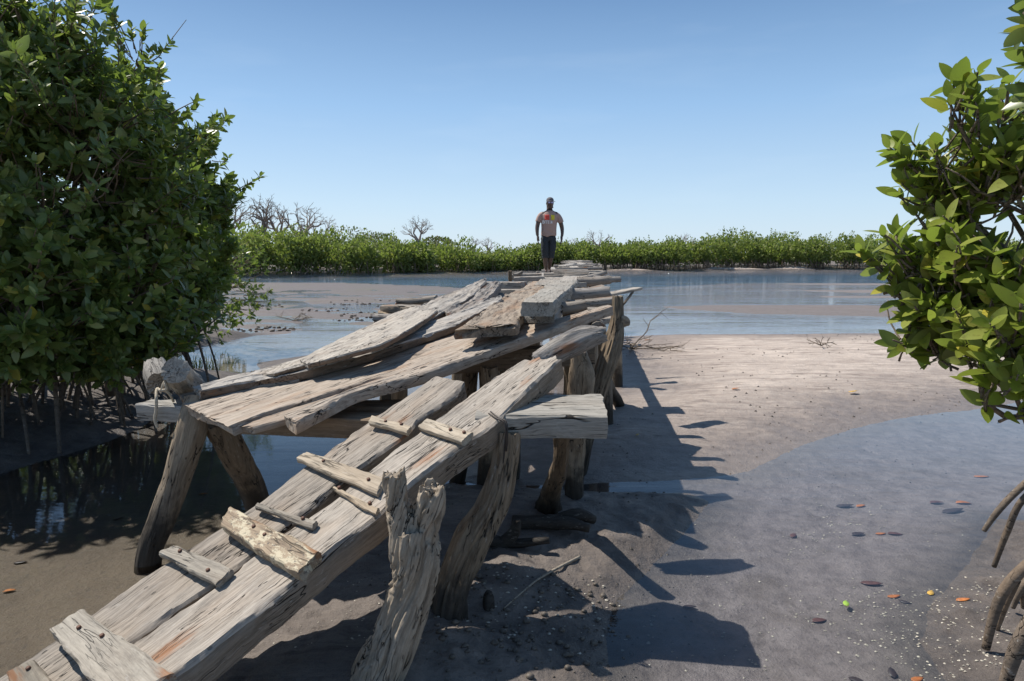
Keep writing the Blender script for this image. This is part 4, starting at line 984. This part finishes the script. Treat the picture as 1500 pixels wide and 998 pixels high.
# leafy shrubs that rise above the belt
def dome(px, ytop, Y, r, label, mat, seed):
    rng = np.random.default_rng(seed); c = P(px, ytop, Y); c[2] -= r * .7
    t = thing('shrub', (c[0], Y, .8), label, 'shrub', 'shrubs rising behind the far mangroves')
    n = 900; d = sph(rng, n); p = c + d * np.array([r * 1.7, r, r * .7]) * (1 - .5 * rng.random(n) ** 2)[:, None]
    V, F = leaves(p, d + rng.normal(0, .5, p.shape), d + rng.normal(0, .5, p.shape), rng.uniform(.25, .45, n), leaf_template(2, .3))
    put('crown', V, F, mat, t)
    b = MB(); b.tube([(c[0], Y, .6), (c[0], Y, c[2])], [.15, .08], 6, 4)
    for j in range(12): b.tube([(c[0], Y, c[2] - r * .3), c + sph(rng, 1)[0] * np.array([r * 1.4, r, r * .6])], [.06, .02], 4, 3)
    b.build('trunk', M['bark'], t)
dome(505, 333, 95, 3.0, 'broad pale green shrub rising behind the belt right of the baobab cluster', M['leaf_dry'], 1)
dome(553, 343, 92, 1.8, 'small brownish shrub dome behind the belt', M['leaf_dry'], 2)
dome(641, 348, 95, 1.2, 'little shrub just right of the lone baobab', M['leaf_dry'], 3)

# two tiny white finials of a distant building
for px, top, wd, lab in ((893.5, 355, .55, 'taller white minaret tip above the mangroves right of the man'), (902, 356.5, .28, 'slimmer white finial beside the minaret tip')):
    Y = 190; b = MB(); z1 = P(px, top, Y)[2]; x = P(px, top, Y)[0]
    b.tube([(x, Y, .9), (x, Y, z1 - 1.4)], [wd * 1.3, wd * 1.2], 10, 4); b.tube([(x, Y, z1 - 1.4), (x, Y, z1 - 1.0), (x, Y, z1 - .5), (x, Y, z1)], [wd * 1.2, wd * 1.3, wd * .7, .05], 10, 8)
    o = b.build('minaret', M['whitewash']); tag(o, lab, 'tower')

# ------------------------------------------------------------------ the man
def skin(nodes, edges, root=0, lev=2):
    me = bpy.data.meshes.new('s'); me.from_pydata([n_[:3] for n_ in nodes], edges, [])
    o = bpy.data.objects.new('s', me); COL.objects.link(o)
    o.modifiers.new('k', 'SKIN'); 
    sv = me.skin_vertices[0].data if me.skin_vertices else None
    if sv is None:
        me.skin_vertices.new() if hasattr(me.skin_vertices, 'new') else None; sv = me.skin_vertices[0].data
    for i, n_ in enumerate(nodes):
        r = n_[3]; sv[i].radius = r if isinstance(r, tuple) else (r, r); sv[i].use_root = (i == root)
    s_ = o.modifiers.new('sub', 'SUBSURF'); s_.levels = lev; s_.render_levels = lev
    dg = bpy.context.evaluated_depsgraph_get(); m2 = bpy.data.meshes.new_from_object(o.evaluated_get(dg))
    V = np.array([v.co[:] for v in m2.vertices]); F = [tuple(p.vertices) for p in m2.polygons]
    bpy.data.objects.remove(o); return V, F
def chain(nodes, edges, pts, start=None):
    prev = start; ids = []
    for p in pts:
        nodes.append(p); i = len(nodes) - 1; ids.append(i)
        if prev is not None: edges.append((prev, i))
        prev = i
    return ids
def build_man():
    base_ = P(802, 400, 16.7); base_[2] = 1.30
    man = thing('person', base_, 'man in cap, mirrored sunglasses, mauve t-shirt and rolled dark jeans standing barefoot on bridge', 'person')
    sh = np.array([base_[0], base_[1], base_[2]])
    # z up, x right in picture, y away from camera (faces -y)
    N, E = [], []
    N.append((0, 0, .93, (.135, .10)))
    sp = chain(N, E, [(0, 0, 1.08, (.13, .095)), (0, .01, 1.25, (.155, .11)), (0, .01, 1.39, (.14, .09)), (0, 0, 1.47, (.075, .072)), (0, -.02, 1.555, (.080, .085)), (0, -.03, 1.63, (.094, .108)), (0, -.03, 1.70, (.090, .105)), (0, -.025, 1.765, (.050, .055))], 0)
    armL = chain(N, E, [(-.17, .0, 1.40, .065), (-.24, .0, 1.31, .062), (-.272, .0, 1.17, .058), (-.295, -.03, 1.07, .054), (-.292, -.07, .92, .040), (-.278, -.08, .85, .034)], sp[2])
    armR = chain(N, E, [(.17, .0, 1.40, .065), (.25, .0, 1.31, .062), (.295, .0, 1.17, .058), (.325, .01, 1.08, .054), (.325, -.04, .94, .040), (.31, -.06, .86, .034)], sp[2])
    legL = chain(N, E, [(-.095, 0, .86, .095), (-.085, -.05, .50, .072), (-.06, .0, .28, .066), (-.035, .02, .10, .045), (-.03, .02, .045, .036), (-.05, -.08, .03, .034), (-.065, -.15, .02, .024)], 0)
    legR = chain(N, E, [(.095, 0, .86, .095), (.08, -.02, .50, .072), (.065, .04, .28, .064), (.06, .10, .12, .044), (.06, .12, .055, .034), (.07, .03, .03, .032), (.075, -.04, .02, .022)], 0)
    V, F = skin(N, E, 0, 2)
    VV, FF, n0 = [V], list(F), len(V)
    def addm(v, f):
        nonlocal n0
        VV.append(np.asarray(v)); FF.extend([tuple(i + n0 for i in q) for q in f]); n0 += len(v)
    # nose, ears, brow
    for c, r in (((0, -.125, 1.645), (.016, .022, .028)), ((-.082, -.02, 1.65), (.012, .02, .032)), ((.082, -.02, 1.65), (.012, .02, .032)), ((0, -.112, 1.600), (.030, .012, .010)), ((0, -.10, 1.56), (.04, .025, .025))):
        vs, fs = [], []
        for i in range(7):
            for j in range(10):
                a, b = math.pi * i / 6, 2 * math.pi * j / 10
                vs.append((c[0] + r[0] * math.sin(a) * math.cos(b), c[1] + r[1] * math.sin(a) * math.sin(b), c[2] + r[2] * math.cos(a)))
        for i in range(6):
            for j in range(10): fs.append((i * 10 + j, i * 10 + (j + 1) % 10, (i + 1) * 10 + (j + 1) % 10, (i + 1) * 10 + j))
        addm(vs, fs)
    # hands: palm plus five curled fingers each
    for sx, w0 in ((-1, np.array([-.275, -.08, .84])), (1, np.array([.305, -.06, .86]))):
        nn, ee = [], []
        pm = chain(nn, ee, [(*(w0 + (0, 0, .03)), .034), (*w0, .034), (*(w0 + (0, -.012, -.045)), (.032, .044)), (*(w0 + (0, -.018, -.085)), (.026, .044))])
        for k, (dy, ln) in enumerate(((-.030, .070), (-.011, .080), (.009, .075), (.028, .058))):
            k0 = w0 + np.array([0, -.018 + dy, -.09])
            chain(nn, ee, [(*(k0), .012), (*(k0 + (-sx * .006, -.006, -ln * .45)), .011), (*(k0 + (-sx * .022, -.008, -ln * .82)), .010), (*(k0 + (-sx * .040, -.006, -ln * .98)), .009)], pm[3])
        th = w0 + np.array([-sx * .012, -.045, -.04])
        chain(nn, ee, [(*th, .012), (*(th + (-sx * .008, -.018, -.028)), .0105), (*(th + (-sx * .014, -.016, -.055)), .010)], pm[2])
        v, f = skin(nn, ee, 0, 1); addm(v, f)
    body = put('body', np.concatenate(VV) + sh, FF, M['skin'], man)
    # t-shirt
    b = MB(); rows = [(.885, .190, .135), (.95, .188, .135), (1.08, .185, .145), (1.2, .195, .152), (1.3, .205, .15), (1.37, .205, .138), (1.425, .165, .115), (1.46, .115, .095), (1.485, .082, .082)]
    vs, fs = [], []
    for z_, hw, hd in rows:
        for j in range(24):
            t_ = 2 * math.pi * j / 24; vs.append((hw * math.copysign(abs(math.cos(t_)) ** .85, math.cos(t_)), hd * math.sin(t_), z_))
    for i_ in range(len(rows) - 1):
        for j in range(24): fs.append((i_ * 24 + j, i_ * 24 + (j + 1) % 24, (i_ + 1) * 24 + (j + 1) % 24, (i_ + 1) * 24 + j))
    fs += [tuple(range(23, -1, -1)), tuple(range(len(vs) - 24, len(vs)))]
    b.add(vs, fs)
    b.tube([(-.10, 0, 1.40), (-.19, 0, 1.375), (-.245, 0, 1.30), (-.27, -.005, 1.205)], [.06, .068, .068, .072], 16, 12)
    b.tube([(.10, 0, 1.40), (.19, 0, 1.375), (.255, 0, 1.30), (.29, -.005, 1.205)], [.06, .068, .068, .072], 16, 12)
    me = bpy.data.meshes.new('t'); me.from_pydata([tuple(q) for q in np.concatenate(b.V)], [], b.F)
    o = bpy.data.objects.new('t', me); COL.objects.link(o)
    md = o.modifiers.new('r', 'REMESH'); md.mode = 'VOXEL'; md.voxel_size = .011
    md = o.modifiers.new('s', 'SMOOTH'); md.iterations = 5
    dg = bpy.context.evaluated_depsgraph_get(); m2 = bpy.data.meshes.new_from_object(o.evaluated_get(dg)); bpy.data.objects.remove(o)
    v = np.array([q.co[:] for q in m2.vertices]); f = [tuple(p.vertices) for p in m2.polygons]
    v[:, 1] += .006 * np.sin(v[:, 2] * 40 + v[:, 0] * 25) * np.clip((1.2 - v[:, 2]) * 4, 0, 1)
    v[:, 2] += np.where(v[:, 2] < .95, -.035 * np.exp(-((v[:, 0] + .06) / .06) ** 2), 0)
    put('tshirt', v + sh, f, M['shirt'], man)
    # trousers with rolled hems
    N, E = [], []
    N.append((0, 0, .93, (.195, .145)))
    chain(N, E, [(0, 0, .97, (.15, .115))], 0)
    for s, kn_, hm in ((-1, (-.088, -.045, .52), (-.062, .0, .33)), (1, (.085, -.02, .52), (.066, .035, .33))):
        chain(N, E, [(s * .095, 0, .82, .125), (*kn_, .100), (hm[0], hm[1], hm[2] + .07, .096), (hm[0], hm[1], hm[2] + .045, .105), (*hm, .102)], 0)
    v, f = skin(N, E, 0, 2)
    v += .006 * np.c_[np.sin(v[:, 2] * 70 + v[:, 0] * 40), np.sin(v[:, 2] * 55 + 1), 0 * v[:, 2]]
    put('trousers', v + sh, f, M['trousers'], man)
    # cap with brim
    b = MB(); ring = 18; vs, fs = [], []
    for i in range(7):
        a = math.pi / 2 * i / 6
        for j in range(ring):
            t_ = 2 * math.pi * j / ring
            vs.append((.092 * math.cos(a) * math.cos(t_), -.028 + .108 * math.cos(a) * math.sin(t_), 1.705 + .095 * math.sin(a) ** .8))
    for i in range(6):
        for j in range(ring): fs.append((i * ring + j, i * ring + (j + 1) % ring, (i + 1) * ring + (j + 1) % ring, (i + 1) * ring + j))
    b.add(vs, fs)
    vs, fs = [], []
    for i in range(9):
        t_ = math.pi * (1.22 + .56 * i / 8)
        for r_, z_ in ((.095, 1.712), (.165, 1.690), (.165, 1.684), (.095, 1.704)):
            vs.append((.9 * r_ * math.cos(t_), -.025 + r_ * math.sin(t_) * 1.0, z_))
    for i in range(8):
        for k in range(4): fs.append((i * 4 + k, i * 4 + (k + 1) % 4, (i + 1) * 4 + (k + 1) % 4, (i + 1) * 4 + k))
    b.add(vs, fs); put('cap', np.concatenate(b.V) + sh, b.F, M['cap'], man)
    b = MB()
    for s in (-1, 1):
        vs = [(s * .036 + .029 * math.cos(t_), y_, 1.668 + .021 * math.sin(t_)) for y_ in (-.140, -.128) for t_ in np.linspace(0, 2 * math.pi, 14, endpoint=False)]
        fs = [tuple(range(13, -1, -1)), tuple(range(14, 28))] + [(k, (k + 1) % 14, 14 + (k + 1) % 14, 14 + k) for k in range(14)]
        b.add(vs, fs)
    gl_ = put('sunglasses', np.concatenate(b.V) + sh, b.F, M['glass'], man, smooth=False)
    b = MB(); b.tube([(-.085, -.02, 1.67), (-.075, -.11, 1.675), (0, -.138, 1.682), (.075, -.11, 1.675), (.085, -.02, 1.67)], [.005] * 5, 6, 20)
    put('frame', np.concatenate(b.V) + sh, b.F, M['black'], gl_)
    # printed words on the shirt
    cu = bpy.data.curves.new('t', 'FONT'); cu.body = 'BITE ME'; cu.size = .105; cu.align_x = 'CENTER'; cu.extrude = .004; cu.offset = .002
    to = bpy.data.objects.new('t', cu); COL.objects.link(to)
    dg = bpy.context.evaluated_depsgraph_get(); tm = bpy.data.meshes.new_from_object(to.evaluated_get(dg)); bpy.data.objects.remove(to)
    v = np.array([q.co[:] for q in tm.vertices]); f = [tuple(p.vertices) for p in tm.polygons]
    v = np.c_[v[:, 0] * .82 - .035, -.166 - v[:, 2] + v[:, 0] ** 2 * 2.0, v[:, 1] + 1.165]
    put('print', v + sh, f, M['white'], man, smooth=False)
    for x0, x1, z0, z1, mt in ((-.13, -.025, 1.255, 1.375, 'red_patch'), (.02, .105, 1.255, 1.375, 'yellow_patch')):
        vs, fs = [], []
        for i in range(7):
            for j in range(7):
                x_ = x0 + (x1 - x0) * i / 6; z_ = z0 + (z1 - z0) * j / 6; vs.append((x_, -.1575 + x_ ** 2 * 2.2 + (z_ - 1.3) * .12, z_))
        for i in range(6):
            for j in range(6): fs.append((i * 7 + j, (i + 1) * 7 + j, (i + 1) * 7 + j + 1, i * 7 + j + 1))
        o = put('print', np.array(vs) + sh, fs, M[mt], man); md = o.modifiers.new('t', 'SOLIDIFY'); md.thickness = .003
        tag(o, 'red patch on the chest' if 'red' in mt else 'yellow patch on the chest')
    man.rotation_euler = (0, math.radians(1.5), math.radians(7))
build_man()

# ------------------------------------------------------------------ small things on the ground
def fallen(px, py, ln, ang, mat, label, z=None, wid=.25, curl=-.1):
    ln *= .8
    p = G(px, py, 0.0); h = gz(p[0], p[1]);
    if h > 0: p = G(px, py, h)
    zz_ = (h if mat != 'lit_green' else max(h, -.002)) + .006 if z is None else z
    T = leaf_template(6, wid, random.uniform(-.05, .25), random.uniform(-.06, .12))
    V, F = leaves(np.array([p * [1, 1, 0] + [0, 0, zz_]]), np.array([[math.cos(ang), math.sin(ang), .05]]), np.array([[0, .1, 1.0]]), np.array([ln]), T)
    o = put('fallen_leaf', V, F, M[mat], None, Matrix.Translation((p[0], p[1], zz_)))
    o.data.update(); md = o.modifiers.new('t', 'SOLIDIFY'); md.thickness = .0015
    tag(o, label, 'leaf', 'fallen leaves on sand and in the shallows')
for a in [(1240, 889, .075, 1.2, 'lit_green', 'single bright green leaf floating in the right shallows'),
          (1190, 902, .10, .2, 'lit_brown', 'reddish brown leaf left of the green leaf'),
          (1243, 985, .09, -.8, 'lit_dark', 'dark pointed leaf straight below the green leaf'),
          (1300, 871, .09, .1, 'lit_orange', 'orange leaf lying beside a dark one right of the green leaf'),
          (1316, 876, .08, -.9, 'lit_dark', 'dark round leaf touching the orange leaf'),
          (1362, 872, .08, .9, 'lit_yellow', 'crumpled yellow leaf near the right mud shore'),
          (1400, 881, .09, 0, 'lit_orange', 'red leaf at the foot of the right mud shore'),
          (1335, 995, .08, .3, 'lit_orange', 'orange leaf at the bottom edge of the photo'),
          (1310, 990, .08, 1.3, 'lit_dark', 'black leaf at the bottom edge of the photo'),
          (1255, 733, .10, .3, 'lit_orange', 'small orange leaf in mid water left of the larger one'),
          (1400, 732, .14, -.1, 'lit_orange', 'long orange leaf in the water near the hanging roots'),
          (1362, 731, .13, 0, 'lit_brown', 'reddish submerged leaf left of the long orange leaf'),
          (1427, 688, .16, 0, 'lit_orange', 'orange leaf furthest out on the right water'),
          (1380, 746, .20, .1, 'lit_dark', 'long dark waterlogged leaf under the hanging roots'),
          (1225, 732, .16, 0, 'lit_dark', 'dark waterlogged leaf in mid water'),
          (1248, 775, .12, .2, 'lit_dark', 'dark oval leaf below the mid water orange one'),
          (1300, 774, .12, -.2, 'lit_brown', 'maroon leaf in mid water'),
          (1283, 774, .09, .1, 'lit_orange', 'small orange leaf touching the maroon leaf'),
          (1160, 779, .09, .9, 'lit_brown', 'reddish leaf at the left of the right shallows'),
          (1260, 848, .14, -.3, 'lit_brown', 'brown curled leaf above the green leaf'),
          (1000, 884, .09, 0, 'lit_dark', 'dark leaf in the shadowed shallows beside the mound'),
          (1072, 571, .13, .2, 'lit_orange', 'orange leaf on the sandbar left of the yellow one'),
          (1243, 575, .17, .3, 'lit_yellow', 'yellow leaf on the middle of the sandbar'),
          (1151, 510, .14, 0, 'lit_orange', 'tiny orange leaf on the far side of the sandbar'),
          (944, 499, .2, 0, 'lit_orange', 'orange leaf on the sandbar beside the dead twigs'),
          (912, 631, .12, .2, 'lit_orange', 'orange leaf in the bridge shadow beside the block'),
          (932, 639, .07, 1.0, 'lit_yellow', 'yellowish chip on the shaded sand beside the block'),
          (18, 810, .10, .1, 'lit_dark', 'dark leaf in the left shallows nearest the left edge'),
          (164, 748, .09, .6, 'lit_brown', 'brown leaf in the middle of the left shallows'),
          (290, 714, .09, 0, 'lit_orange', 'orange leaf between the legs of the left trestle'),
          (2, 853, .08, .3, 'lit_orange', 'orange leaf at the left edge of the photo')]:
    fallen(*a)
def shells():
    rng = np.random.default_rng(3); V, F, n = [], [], 0
    pts = []
    for (x0, x1, y0, y1, cnt, s) in [(980, 1430, 700, 990, 260, .010), (1150, 1300, 730, 800, 90, .012), (1290, 1480, 860, 998, 330, .010), (640, 960, 860, 998, 240, .013), (400, 560, 820, 998, 70, .008), (0, 330, 700, 990, 60, .006), (1200, 1300, 860, 960, 60, .012), (900, 1300, 500, 680, 50, .012), (1090, 1260, 900, 998, 60, .01)]:
        for _ in range(cnt): pts.append((rng.uniform(x0, x1), rng.uniform(y0, y1), s * rng.uniform(.4, 1.2)))
    g = np.array([G(x, y)[:2] for x, y, s in pts]); z, _ = ground_full(g[:, 0], g[:, 1])
    for (gx, gy), z_, (_, _, s) in zip(g, z, pts):
        if vn(gx * 2.2, gy * 2.2, 0, 91) < -.05 and rng.random() < .85: continue
        k = 7; a0 = rng.uniform(0, 6); el = rng.uniform(.5, 1)
        vs = [(0, 0, s * .5)] + [(s * math.cos(a0 + 2 * math.pi * i / k) * rng.uniform(.8, 1.1), s * el * math.sin(a0 + 2 * math.pi * i / k), rng.uniform(-.2, .25) * s) for i in range(k)]
        V += [(a * .7 + gx, b * .7 + gy, c * .7 + z_ + .002) for a, b, c in vs]; F += [(n, n + 1 + i, n + 1 + (i + 1) % k) for i in range(k)]; n += k + 1
    o = put('shells', V, F, M['shell'], smooth=False); tag(o, 'scattered pale shell fragments on mud and in the shallows', kind='stuff')
    V, F, n = [], [], 0; b = MB()
    for _ in range(260):
        x, y = rng.uniform(-.35, .55), rng.uniform(2.4, 3.4); s = .004 + .013 * rng.random() ** 2
        z_ = gz(x, y); d = sph(rng, 12); pts8 = d * s * rng.uniform(.6, 1.1, (12, 1)) * [1, 1, .6]
        import itertools
        # small lumpy pebble: perturbed icosa-like tube
        b.tube([(x - s, y, z_ + s * .2), (x - s * .4, y, z_ + s * .35), (x + s * .4, y, z_ + s * .3), (x + s, y, z_ + s * .2)], [s * .3, s * .8, s * .75, s * .3], 6, 5, .35, seed=int(_))
    o = b.build('pebbles', M['stone']); tag(o, 'oyster clumps and pebbles on the shaded mud under the bridge', kind='stuff')
shells()
def debris():
    rng = np.random.default_rng(44); V, F, n = [], [], 0
    for _ in range(1500):
        px, py = rng.uniform(880, 1500), 488 + 240 * rng.random() ** 1.4
        if rng.random() < .35: px, py = rng.uniform(330, 1040), rng.uniform(720, 998)
        p = G(px, py); z = gz(p[0], p[1]) if _ % 1 == 0 else 0
        if z < .0 and rng.random() < .6: continue
        if vn(p[0] * 1.4, p[1] * 1.4, 0, 17) < -.1: continue
        s = rng.uniform(.004, .016) * (1.4 if p[1] > 7 else .8); a0 = rng.uniform(0, 6); el = rng.uniform(.2, .9)
        vs = [(0, 0, s * .7)] + [(s * math.cos(a0 + math.pi * i / 3) * rng.uniform(.6, 1.2), s * el * math.sin(a0 + math.pi * i / 3), -.002) for i in range(6)]
        V += [(a + p[0], b + p[1], c + z + .001) for a, b, c in vs]; F += [(n, n + 1 + i, n + 1 + (i + 1) % 6) for i in range(6)]; n += 7
    o = put('ground_debris', V, F, M['stone'], smooth=False); tag(o, 'dark crumbs of mud and rotted leaf strewn over the sandbar', kind='stuff')
debris()
# dead branches, sticks and driftwood
def twigs(name, root, n, L_, label, cat, mat='bark', seed=1, r=.012, flat=False):
    rng = np.random.default_rng(seed); b = MB()
    def g_(p, d, L_, r_, lev):
        pts = [p]
        for i in range(4):
            d = d + rng.normal(0, .25, 3) * ([1, 1, .3] if flat else [1, 1, 1]); d /= np.linalg.norm(d); q_ = pts[-1] + d * L_ / 4
            q_[2] = max(q_[2], gz(q_[0], q_[1]) + .01); pts.append(q_)
        b.tube(pts, [r_, r_ * .8, r_ * .7, r_ * .55, r_ * .3], 5, 9)
        if lev < 2:
            for j in range(3): g_(pts[1 + j], d + rng.normal(0, .7, 3), L_ * .55, r_ * .6, lev + 1)
    for k in range(n):
        a = rng.uniform(0, math.pi * 2); g_(np.array(root, float), np.array([math.cos(a), math.sin(a) * .6, rng.uniform(.05, .7)]), L_ * rng.uniform(.7, 1.1), r, 0)
    o = b.build(name, M[mat]); tag(o, label, cat); return o
twigs('dead_branch', (*P(925, 492, 12.2)[:2], .05), 6, .9, 'tangle of dead twigs at the water edge behind the leaning post', 'branch', seed=4)
twigs('dead_twig', (*G(1203, 507, .15)[:2], .16), 3, .25, 'small forked twig lying on the right of the sandbar', 'twig', seed=6, flat=True)
twigs('dead_branch', (*G(430, 470, .01)[:2], .01), 5, .5, 'low dark twigs on the mudflat left of the pool', 'branch', seed=9, flat=True)
b = MB(); q = [G(738, 862, .2), G(775, 836, .2), (G(800, 815, .2)), G(850, 785, .2)]
for p in q: p[2] = gz(p[0], p[1]) + .012
b.tube(q, [.003, .005, .007, .008], 6, 24, .2); o = b.build('pale_stick', M['wood_cleat_grey']); tag(o, 'thin pale stick lying on the shaded mud under the bridge', 'stick')
def drift(px, py, pts, r, label):
    p = G(px, py, .12); z0 = gz(p[0], p[1]); b = MB()
    for k, pl_ in enumerate(pts): b.tube([p + np.array(v) - [0, 0, p[2] - z0] for v in pl_], [r * s_ for s_ in ([1, .9, .5] if len(pl_) == 3 else [1, .6])], 12, 10, .4, .2, k + 3)
    o = b.build('driftwood_stump', M['charred']); tag(o, label, 'driftwood')
drift(752, 802, [[(-.1, 0, -.02), (0, 0, .08), (.02, 0, .16)], [(-.22, 0, .08), (-.05, 0, .02), (.2, -.02, .05)]], .04, 'black driftwood lump in the shade beneath the block')
drift(800, 770, [[(-.02, 0, -.02), (.18, .03, .06), (.3, .05, .02)], [(-.2, 0, .02), (.1, -.05, .04), (.25, -.1, .03)]], .05, 'black roots spreading at the foot of the post under the block')
drift(715, 885, [[(0, 0, -.05), (0, 0, .04), (.005, 0, .075)]], .03, 'short black stake poking out of the shaded mud')
# grass tuft in the pool
def tuft():
    rng = np.random.default_rng(8); b = MB(); c = G(292, 538); 
    for _ in range(110):
        x = c[0] + rng.normal(0, .22); y = c[1] + rng.normal(0, .25); h = rng.uniform(.06, .24)
        b.tube([(x, y, -.03), (x + rng.normal(0, .02), y, h * .6), (x + rng.normal(0, .05), y, h)], [.005, .004, .001], 3, 4)
    o = b.build('reed_tuft', M['leaf_l']); tag(o, 'small tuft of dark reeds at the left tip of the pool', kind='stuff')
tuft()
def mudclods():
    rng = np.random.default_rng(12); b = MB()
    for _ in range(1100):
        px, py = rng.uniform(300, 700), rng.uniform(440, 486); p = G(px, py, .01); s = rng.uniform(.012, .05)
        if vn(p[0] * .7, p[1] * .7, 0, 3) < -.1: continue
        z = max(gz(p[0], p[1]), -.01)
        b.tube([(p[0] - s, p[1], z), (p[0], p[1], z + s * .5), (p[0] + s, p[1], z)], [s * .4, s * .6, s * .3], 5, 4, .4, seed=_)
    o = b.build('mud_clods', M['stone']); tag(o, 'mud clods and leaf litter along the edge of the mudflat', kind='stuff')
mudclods()

# ------------------------------------------------------------------ light
sun_v = Vector((-.62, .3, 1)).normalized()
li = bpy.data.lights.new('sun', 'SUN'); li.energy = 4.6; li.angle = math.radians(.53); li.color = (1, .945, .865)
lo = bpy.data.objects.new('sun', li); COL.objects.link(lo); lo.rotation_euler = sun_v.to_track_quat('Z', 'Y').to_euler()
w = bpy.data.worlds.new('World'); sc.world = w; w.use_nodes = True
nt = w.node_tree; bg = nt.nodes['Background']
sky = nt.nodes.new('ShaderNodeTexSky'); sky.sky_type = 'NISHITA'; sky.sun_disc = False
sky.sun_elevation = math.asin(sun_v.z); sky.sun_rotation = math.atan2(sun_v.x, sun_v.y)
sky.air_density = 1.0; sky.dust_density = .35; sky.ozone_density = 2.0; sky.altitude = 0
tcw = nt.nodes.new('ShaderNodeTexCoord'); sxyz = nt.nodes.new('ShaderNodeSeparateXYZ'); nt.links.new(tcw.outputs['Generated'], sxyz.inputs[0])
rmp = nt.nodes.new('ShaderNodeValToRGB'); nt.links.new(sxyz.outputs[2], rmp.inputs[0]); el = rmp.color_ramp.elements
stops = [(0, (.46, .58, .70)), (.07, (.40, .54, .69)), (.2, (.24, .40, .62)), (.36, (.09, .19, .37)), (.6, (.08, .16, .30)), (1, (.07, .135, .26))]
while len(el) < len(stops): el.new(.5)
for e, (p_, c_) in zip(el, stops): e.position = p_; e.color = (*c_, 1)
# thin high cirrus streak and slight unevenness of the haze
mpw = nt.nodes.new('ShaderNodeMapping'); mpw.inputs['Scale'].default_value = (3, 3, 16); nt.links.new(tcw.outputs['Generated'], mpw.inputs[0])
nzw = nt.nodes.new('ShaderNodeTexNoise'); nzw.inputs['Scale'].default_value = 1.6; nzw.inputs['Detail'].default_value = 5; nt.links.new(mpw.outputs[0], nzw.inputs[0])
mrw = nt.nodes.new('ShaderNodeMapRange'); mrw.inputs[1].default_value = .55; mrw.inputs[2].default_value = .8; mrw.inputs[3].default_value = 0; mrw.inputs[4].default_value = .09; nt.links.new(nzw.outputs[0], mrw.inputs[0])
mc = nt.nodes.new('ShaderNodeMix'); mc.data_type = 'RGBA'; nt.links.new(mrw.outputs[0], mc.inputs[0]); nt.links.new(rmp.outputs[0], mc.inputs[6]); mc.inputs[7].default_value = (.6, .68, .76, 1)
k1 = nt.nodes.new('ShaderNodeVectorMath'); k1.operation = 'SCALE'; k1.inputs['Scale'].default_value = 1 / .12; nt.links.new(mc.outputs[2], k1.inputs[0])
mw = nt.nodes.new('ShaderNodeMix'); mw.data_type = 'RGBA'; mw.inputs[0].default_value = .82
nt.links.new(sky.outputs[0], mw.inputs[6]); nt.links.new(k1.outputs[0], mw.inputs[7])
nt.links.new(mw.outputs[2], bg.inputs[0]); bg.inputs[1].default_value = .12
sc.view_settings.view_transform = 'Standard'; sc.view_settings.look = 'None'; sc.view_settings.exposure = .43; sc.view_settings.gamma = 1
sc.cycles.max_bounces = 8; sc.cycles.transparent_max_bounces = 12
